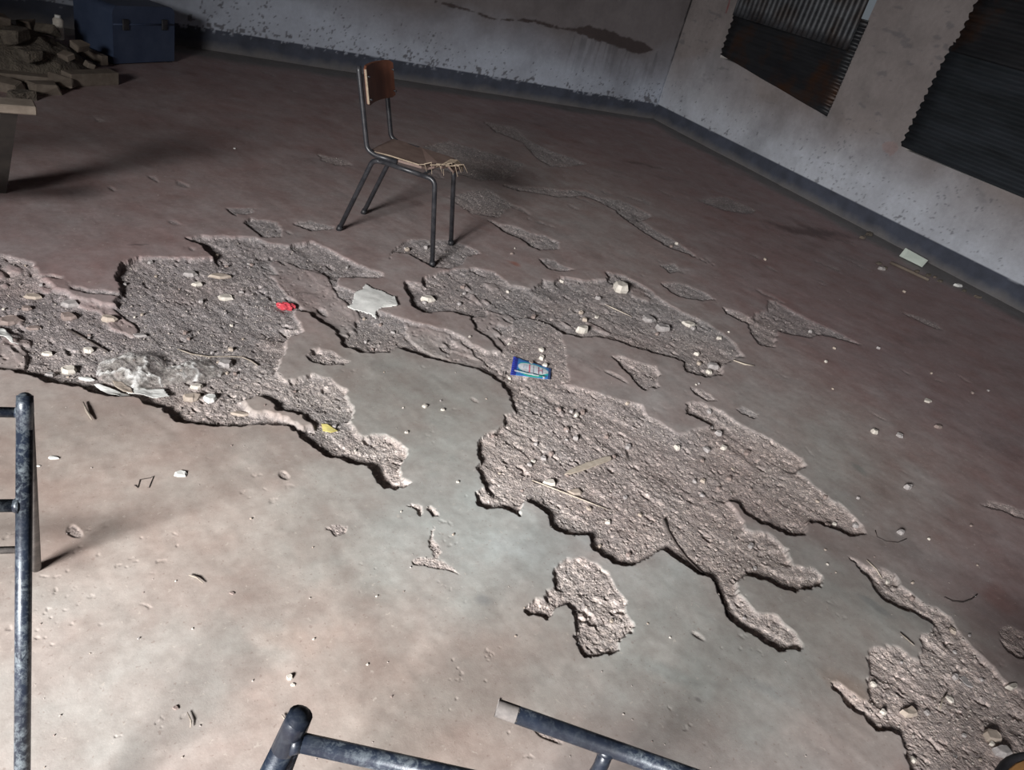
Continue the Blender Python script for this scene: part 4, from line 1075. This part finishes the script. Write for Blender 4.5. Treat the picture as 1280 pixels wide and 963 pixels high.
# grit: nobody could count it
def grit():
    n = 26000
    X = RNG.uniform(-.5, 5.2, n*5); Y = RNG.uniform(.0, 5.0, n*5)
    d = np.hypot(X, Y); keep = RNG.uniform(0, 1, n*5) < np.clip(2.2/(d*d+.4), 0, 1)
    X = X[keep]; Y = Y[keep]
    z, mk, pt_, kk, _ = floor_field(X, Y)
    mk = np.where(X < XR-.1, mk, 0)
    pr_ = np.where(mk > .7, 1.0, np.where(mk > .02, .5, .010)); q = RNG.uniform(0, 1, len(X)) < pr_
    X, Y, z, mk = X[q][:n], Y[q][:n], z[q][:n], mk[q][:n]
    n = len(X)
    base = np.array([(-.5, -.45, -.3), (.55, -.4, -.3), (.4, .5, -.3), (-.45, .45, -.3), (-.3, -.3, .35), (.35, -.25, .3), (.25, .3, .38), (-.28, .28, .3)])
    fc = np.array([(4, 5, 6, 7), (0, 1, 5, 4), (1, 2, 6, 5), (2, 3, 7, 6), (3, 0, 4, 7)])
    s = (.0022+.006*RNG.uniform(0, 1, n)**2.5)*np.where(mk > .7, 1, .6)
    a = RNG.uniform(0, 6.28, n); ca, sa = np.cos(a), np.sin(a)
    B = base[None]*(1+.25*RNG.standard_normal((n, 8, 3)))
    B = B*s[:, None, None]*np.stack([np.ones(n), RNG.uniform(.6, 1, n), RNG.uniform(.5, .9, n)], 1)[:, None, :]
    VX = B[..., 0]*ca[:, None]-B[..., 1]*sa[:, None]+X[:, None]; VY = B[..., 0]*sa[:, None]+B[..., 1]*ca[:, None]+Y[:, None]; VZ = B[..., 2]+z[:, None]+s[:, None]*.15
    V = np.stack([VX, VY, VZ], -1).reshape(-1, 3); Fq = (fc[None]+8*np.arange(n)[:, None, None]).reshape(-1, 4)
    o = np_mesh('gravel', V, Fq, M['grit'])
    tag(o, 'fine loose grit and crumbs of mortar spread through the broken floor', 'gravel', kind='stuff')
grit()

# thin flat litter -----------------------------------------------------------
def drape(z, k, it):
    q = z.copy()
    for _ in range(k):
        p = np.pad(q, 1, mode='edge'); q = np.max([p[:-2, 1:-1], p[2:, 1:-1], p[1:-1, :-2], p[1:-1, 2:], q], 0)
    for _ in range(it):
        p = np.pad(q, 1, mode='edge'); q = .2*(p[:-2, 1:-1]+p[2:, 1:-1]+p[1:-1, :-2]+p[1:-1, 2:]+q)
    return q
def sheet(name, outline, m, label, cat, h=.004, th=.0012, wav=.003, seed=1, parent=None):
    """crumpled sheet resting on the floor: outline given as measured pixels"""
    P = to_floor(outline); lo, hi = P.min(0), P.max(0); n = 44
    xs = np.linspace(lo[0], hi[0], n); ys = np.linspace(lo[1], hi[1], n); X, Y = np.meshgrid(xs, ys, indexing='ij')
    z0 = floor_field(X.ravel(), Y.ravel())[0].reshape(X.shape)
    d, _, _ = sdf(P, X.ravel(), Y.ravel()); ins = (d < (hi-lo).max()/n*.35).reshape(X.shape)
    # bridge the hollows: run over the local high ground
    zz = drape(z0, 5, 60)
    Z = zz+h+wav*fbm(X, Y, (hi-lo).max()*.35, 3, 500+seed)
    idx = np.arange(n*n).reshape(n, n)
    Fq = np.stack([idx[:-1, :-1], idx[1:, :-1], idx[1:, 1:], idx[:-1, 1:]], -1).reshape(-1, 4)
    k = ins.ravel()[Fq].all(1)
    o = np_mesh(name, np.stack([X.ravel(), Y.ravel(), Z.ravel()], 1), Fq[k], M[m], False)
    md = o.modifiers.new('thick', 'SOLIDIFY'); md.thickness = th
    return tag(o, label, cat)
sheet('paper_scrap', [(433,382),(440,378),(443,366),(452,362),(457,355),(466,361),(478,364),(490,370),(495,371),(497,384),(478,385),(470,390),(471,399),(464,392),(452,388),(441,386)], 'paper', 'torn off white ridged paper scrap lying in front of the chair', 'paper', .004, .001, .004, 2)
# triangular fold of the scrap
sheet('paper_scrap', [(478,384),(493,372),(497,384)], 'paper', 'small folded white triangle at the right corner of the paper scrap', 'paper', .009, .001, .002, 3)
sheet('plastic_scrap', [(-12,405),(4,406),(14,416),(17,426),(27,430),(14,427),(6,420),(-12,414)], 'paper', 'pale greenish twisted plastic scrap at the left edge of broken floor', 'plastic scrap', .01, .001, .006, 5)
# plastic bag: crumpled translucent film
def bag():
    m, nt, b = nmat('clear_plastic_film'); t = NT(nt)
    b.inputs['Base Color'].default_value = (.70, .69, .66, 1); b.inputs['Roughness'].default_value = .22
    f = t.noise(20, 5, .65, dist=2.0)
    _, fo = t.attr('fold'); nt.links.new(t.math('ADD', t.ramp(f, [(.40, .16), (.68, .55)]), t.math('MULTIPLY', fo[0], .5), True), b.inputs['Alpha'])
    nt.links.new(t.mix(fo[0], (.50, .47, .44), (.85, .85, .84)), b.inputs['Base Color'])  # ridges coloured whiter to imitate glints on the film
    nt.links.new(t.bump(t.noise(45, 5, .7, dist=1.5), .9, .01), b.inputs['Normal'])
    n = 90
    out = [(119,462),(122,448),(135,440),(155,436),(178,438),(196,447),(206,458),(232,452),(262,449),(278,458),(276,468),(245,474),(222,478),(206,480),(190,488),(170,486),(150,478),(128,472)]
    P = to_floor(out); lo, hi = P.min(0)-.02, P.max(0)+.02
    X, Y = np.meshgrid(np.linspace(lo[0], hi[0], n), np.linspace(lo[1], hi[1], n), indexing='ij')
    d, _, _ = sdf(P, X.ravel()+.012*fbm(X.ravel(), Y.ravel(), .05, 2, 601), Y.ravel()+.012*fbm(X.ravel(), Y.ravel(), .05, 2, 602)); d = d.reshape(X.shape)
    z0 = floor_field(X.ravel(), Y.ravel())[0].reshape(X.shape)
    c = pr(165, 458); g = np.exp(-((X-c.x)**2+(Y-c.y)**2)/(2*.055**2)); c2 = pr(245, 462); g2 = np.exp(-((X-c2.x)**2+(Y-c2.y)**2)/(2*.05**2))
    ridge = 1-np.abs(fbm(X, Y, .07, 4, 611))*2.2
    Z = z0+.004+(.030*g+.014*g2+.010)*np.clip(-d/.03, 0, 1)**.5*(.65+.5*ridge)
    idx = np.arange(n*n).reshape(n, n)
    Fq = np.stack([idx[:-1, :-1], idx[1:, :-1], idx[1:, 1:], idx[:-1, 1:]], -1).reshape(-1, 4)
    k = (d.ravel()[Fq] < 0).all(1)
    o = np_mesh('plastic_bag', np.stack([X.ravel(), Y.ravel(), Z.ravel()], 1), Fq[k], m, True)
    attr(o, 'fold', np.repeat(np.clip((ridge.ravel()-.45)/.5, 0, 1)[:, None]**1.5, 3, 1))
    return tag(o, 'crumpled clear plastic bag lying in the broken floor on the left', 'plastic bag')
bag()
sheet('plastic_strip', [(116,476),(124,475),(140,481),(162,489),(164,493),(150,492),(134,488)], 'paper', 'whitish folded strip under the lower side of the plastic bag', 'plastic strip', .009, .001, .005, 7)
sheet('plastic_strip', [(150,479),(165,477),(185,483),(205,482),(212,492),(195,494),(172,490),(160,488)], 'paper', 'crinkled pale strip right below the plastic bag', 'plastic strip', .010, .001, .006, 8)
sheet('cardboard_flake', [(140,473),(152,474),(164,482),(166,488),(154,487),(144,480)], 'stone_tan', 'cream flake between the plastic bag and its strips', 'flake', .013, .002, .003, 9)
sheet('yellow_flake', [(402,527),(409,528),(423,537),(414,539),(404,535)], 'yellow', 'small yellow plastic piece at the rim, centre left', 'plastic piece', .006, .0015, .001, 10)

# blue wrapper with white window, turquoise and red print
def wrapper():
    m, nt, b = nmat('printed_blue_film'); t = NT(nt)
    col, _ = t.attr('print')
    nt.links.new(col, b.inputs['Base Color']); b.inputs['Roughness'].default_value = .3
    nt.links.new(t.bump(t.noise(60, 4, .6), .4, .002), b.inputs['Normal'])
    q = [pr(642, 445), pr(689, 461), pr(688, 474), pr(638, 468)]      # tl tr br bl corners
    nu, nv = 140, 60
    U, Vv = np.meshgrid(np.linspace(0, 1, nu), np.linspace(0, 1, nv), indexing='ij')
    Q = np.array([tuple(a)[:2] for a in q])
    P = (Q[0]*(1-U[..., None])+Q[1]*U[..., None])*(1-Vv[..., None])+(Q[3]*(1-U[..., None])+Q[2]*U[..., None])*Vv[..., None]
    X, Y = P[..., 0], P[..., 1]
    zf = floor_field(X.ravel(), Y.ravel())[0]
    Z = np.maximum(zf.mean(), 0*zf).reshape(X.shape)*0+np.percentile(zf, 90)+.004+.004*np.sin(math.pi*Vv)**.7*np.sin(math.pi*U)**.5+.0015*fbm(X, Y, .03, 3, 701)
    # crimped ends
    Z += .0012*np.sin(Vv*60)*((U < .07) | (U > .93))
    u = U.ravel(); v = Vv.ravel()
    navy = np.array((.035, .05, .32)); turq = np.array((.04, .50, .52)); blue = np.array((.06, .22, .58)); white = np.array((.72, .76, .82)); dark = np.array((.03, .05, .12)); red = np.array((.70, .12, .18)); green = np.array((.05, .48, .34))
    T = np.tile(navy, (len(u), 1))
    def put(mask, c): T[mask] = c
    put((u > .13) & (u < .93), blue)
    # leaf shaped label
    cen = .50+.06*np.sin(u*3); hw = .34*np.sqrt(np.clip(1-((u-.55)/.40)**2, 0, 1))
    put((np.abs(v-cen) < hw+.10) & (u > .18), turq)
    put((np.abs(v-cen) < hw+.10) & (v > cen) & (u > .35) & (u < .85), green)
    put(np.abs(v-cen+.06) < hw-.02, white)
    put((np.abs(v-cen-.30-.10*(u-.5)) < .035) & (u > .08) & (u < .7), white*1.05)
    put((np.abs(v-cen-.22-.10*(u-.5)) < .028) & (u > .15) & (u < .9), dark)
    lab = np.abs(v-cen+.06) < hw-.06
    for k, c in ((.44, red), (.455, red), (.55, dark), (.68, red), (.69, dark), (.78, red), (.785, dark)):
        put(lab & (np.abs(u-k-.03*(v-.5)) < .008), c)
    # little block letters on the label, unreadable in the photograph: short strokes
    put(lab & (u > .28) & (u < .40) & (np.abs(((u-.28)*26) % 1-.5) < .16) & (np.abs(v-.45) < .09), np.array((.30, .42, .62)))
    put(lab & (u > .70) & (u < .77) & (np.abs(v-.46) < .05), np.array((.75, .30, .38)))
    put(u > .93, dark*1.2); put(u < .05, navy*1.2)
    idx = np.arange(nu*nv).reshape(nu, nv)
    Fq = np.stack([idx[:-1, :-1], idx[1:, :-1], idx[1:, 1:], idx[:-1, 1:]], -1).reshape(-1, 4)[:, ::-1]
    o = np_mesh('wrapper', np.stack([X.ravel(), Y.ravel(), Z.ravel()], 1), Fq, m, True)
    attr(o, 'print', np.clip(T, 0, 1))
    md = o.modifiers.new('thick', 'SOLIDIFY'); md.thickness = .0008
    tag(o, 'blue and turquoise printed snack wrapper with a white label on broken floor', 'wrapper')
wrapper()
# red crumpled packet
def red_packet():
    p = place(357, 380); s = px_size(357, 380)
    bm = bmesh.new(); bmesh.ops.create_icosphere(bm, subdivisions=3, radius=.5)
    r2 = random.Random(3)
    for v in bm.verts:
        v.co *= 1+.16*math.sin(v.co.x*17+v.co.y*9)+.10*math.sin(v.co.y*23+v.co.z*13)
        v.co = Vector((v.co.x*s*23, v.co.y*s*13, v.co.z*s*9))
    d = pr(370, 382)-pr(345, 380)
    o = obj_bm('red_packet', bm, M['red']); o.location = p+Vector((0, 0, s*3.5)); o.rotation_euler = (0, 0, math.atan2(d.y, d.x))
    tag(o, 'small crumpled bright red packet left of the paper scrap', 'packet')
red_packet()

# sticks, straws and wires
def rod(name, pxs, r, m, label, cat, taper=True, lift=.003):
    P = []
    for x, y in pxs: p = place(x, y); P.append(p)
    # straight rods ride on the highest ground between their ends
    n = len(P)
    if n == 2:
        hs = [fz(*(P[0].lerp(P[1], f))[:2])-P[0].lerp(P[1], f).z for f in (.1, .3, .5, .7, .9)]
        up = max(0, max(hs)); P = [p+Vector((0, 0, up)) for p in P]
        P = [P[0].lerp(P[1], f) for f in (0, .33, .66, 1)]
    P = [p+Vector((0, 0, r+lift)) for p in P]
    bm = bmesh.new(); rr = [r*(.9+.2*rnd.random()) for _ in P]
    if taper: rr[0] *= .6; rr[-1] *= .5
    add_tube(bm, P, rr, 8)
    return tag(obj_bm(name, bm, M[m], None, True), label, cat)
# split wood strip
def strip(px0, px1, wpx, m, label):
    a, b = place(*px0), place(*px1); z = max(a.z, b.z, fz(*((a+b)/2)[:2]))+.006; a.z = b.z = z
    d = (b-a); L = d.length; R = Matrix.Rotation(math.atan2(d.y, d.x), 3, 'Z'); w = wpx*px_size(*px0)
    bm = bmesh.new(); c = (a+b)/2
    pts2 = [(-.5, -.15), (-.40, -.42), (-.1, -.5), (.3, -.45), (.47, -.35), (.5, .2), (.42, .42), (.0, .5), (-.35, .30)]
    prism(bm, [c+R@Vector((x*L, y*w, 0)) for x, y in pts2], z-.004, z+.003)
    return tag(obj_bm('wood_splinter', bm, M[m]), label, 'wood')
strip((706, 589), (765, 569), 8, 'wood_pale', 'flat pale split wood strip in the middle of the large broken area')
rod('straw', [(666,597),(763,633)], .0022, 'wood_pale', 'long thin pale straw crossing the large broken area', 'straw')
rod('straw', [(757,379),(790,393)], .0022, 'wood_pale', 'thin pale straw in the middle broken area behind the wrapper', 'straw')
rod('twig', [(916,452),(930,457),(942,459)], .004, 'wood_pale', 'short pale twig sticking out of the middle broken area right end', 'twig')
rod('twig', [(104,505),(109,517),(115,527)], .0035, 'stick', 'short dark twig on the smooth floor near the left tube frame', 'twig')
rod('twig', [(236,721),(246,724),(254,731)], .0018, 'stick', 'thin curved twig on the bright floor, lower left', 'twig')
rod('twig', [(234,893),(239,904),(238,912)], .0018, 'stick', 'tiny bent twig beside the round brown lump, bottom left', 'twig')
rod('twig', [(352,896),(356,902)], .0018, 'stick', 'tiny dark twig left of the rounded tube end', 'twig')
rod('twig', [(505+245,452),(762,463)], .0025, 'twine', 'short dark twig on the floor above right of the wrapper', 'twig') if False else None
rod('wire', [(833,644),(838,660),(848,676),(860,692),(874,706),(886,716),(896,723),(905,738),(908,752),(915,768)], .0030, 'twine', 'dark curved wire running down through the large broken area', 'wire', False, .001)
rod('wire', [(85,406),(105,418),(122,428),(134,434)], .0035, 'twine', 'dark wire lying in the rubble above the plastic bag', 'wire', False, .001)
rod('wire', [(222,432),(240,440),(262,443),(285,442),(303,443),(314,449),(322,455)], .0022, 'stick', 'pale curved wire right of the plastic bag', 'wire', False, .002)
rod('wire', [(1180,748),(1190,753),(1203,754),(1214,750),(1221,744)], .0016, 'twine', 'thin curved dark wire on the floor at the right', 'wire', False, .001)
rod('wire', [(1094,664),(1096,672),(1108,678),(1122,679),(1133,674)], .0013, 'twine', 'faint thin wire loop on the smooth floor at right', 'wire', False, .0)
rod('twig', [(1124,793),(1132,800),(1142,809)], .0022, 'stick', 'short twig at the notch of the lower right broken area', 'twig')
rod('twig', [(1178,885),(1181,872),(1187,862)], .0028, 'stick', 'pale curved twig standing in the lower right broken area', 'twig')
rod('twig', [(783,557),(786,573)], .002, 'twine', 'short dark upright twig near the wood strip end', 'twig')
rod('twig', [(630,463),(629,472)], .002, 'twine', 'short dark twig left of the blue wrapper', 'twig')
rod('twig', [(1082,702),(1095,712),(1104,722)], .0022, 'wood_pale', 'thin pale twig at the top of lower right broken area', 'twig')
rod('twig', [(168,607),(172,610),(175,600),(188,598),(192,596),(186,610)], .0012, 'twine', 'tiny zigzag twig left of the white curled flake', 'twig', False, .0)

# pale green tile leaning at the foot of the right wall
def tile():
    b0, b1 = pr(1124, 320, .008), pr(1152.5, 334, .008); t0, t1 = pr(1132, 310, .075), pr(1160, 325.5, .075)
    t = empty('floor_tile', ((b0.x+t0.x)/2, (b0.y+b1.y)/2, 0), 'pale green rectangular tile propped at the foot of the right wall', 'tile')
    def slab(name, P, th, m):
        n = (P[1]-P[0]).cross(P[3]-P[0]).normalized()
        if n.z < 0: n = -n
        bm = bmesh.new(); a = [bm.verts.new(p) for p in P]; b = [bm.verts.new(p-n*th) for p in P]
        for i in range(4): bm.faces.new((a[i], a[(i+1) % 4], b[(i+1) % 4], b[i]))
        bm.faces.new(a[::-1]); bm.faces.new(b); bmesh.ops.recalc_face_normals(bm, faces=bm.faces[:])
        return obj_bm(name, bm, M[m], t), n
    P = [b0, b1, t1, t0]
    o, n = slab('glazed_face', P, .006, 'tile'); c = sum(P, Vector())/4
    slab('clay_back', [c+(p-c)*.97-n*.0065 for p in P], .006, 'stone_grey')
    q = (t0+t1)/2; bm = bmesh.new(); stone_bm(bm, (0, 0, .008), (.04, .12), .016, 0, rnd, 8)
    o = obj_bm('brick_chunk', bm, M['stone_brown']); o.location = (q.x+.035, q.y, .0)
    tag(o, 'dusty brick lump holding up the back of the pale green tile', 'brick')
tile()
rod('wood_batten', [(1112,330),(1160,352)], .012, 'timber', 'dusty batten lying under the front of the green tile', 'batten', False, .0)

for i, (x, y, w) in enumerate([(1098,330,8),(1105,336,10),(1160,345,9),(1168,347,7),(1175,352,8),(1078,298,10),(1086,294,12),(1146,340,8),(1205,364,8),(1222,372,9)]):
    stone(x, y, w, .5, 'timber' if i % 2 else 'rubble', ['low dusty crumb two lumps left of the green tile','dusty brown crumb just left of the green tile','grey crumb just right of the green tile','brown crumb second to the right of the green tile','grey crumb third to the right of the green tile','brown flake by the wall foot, end of the dark stain','pale grey flake by the wall foot behind the dark stain','brown crumb under the right end of the green tile','grey crumb right of the white sliver by the wall','rightmost brown crumb at the foot of the right wall'][i], .35)
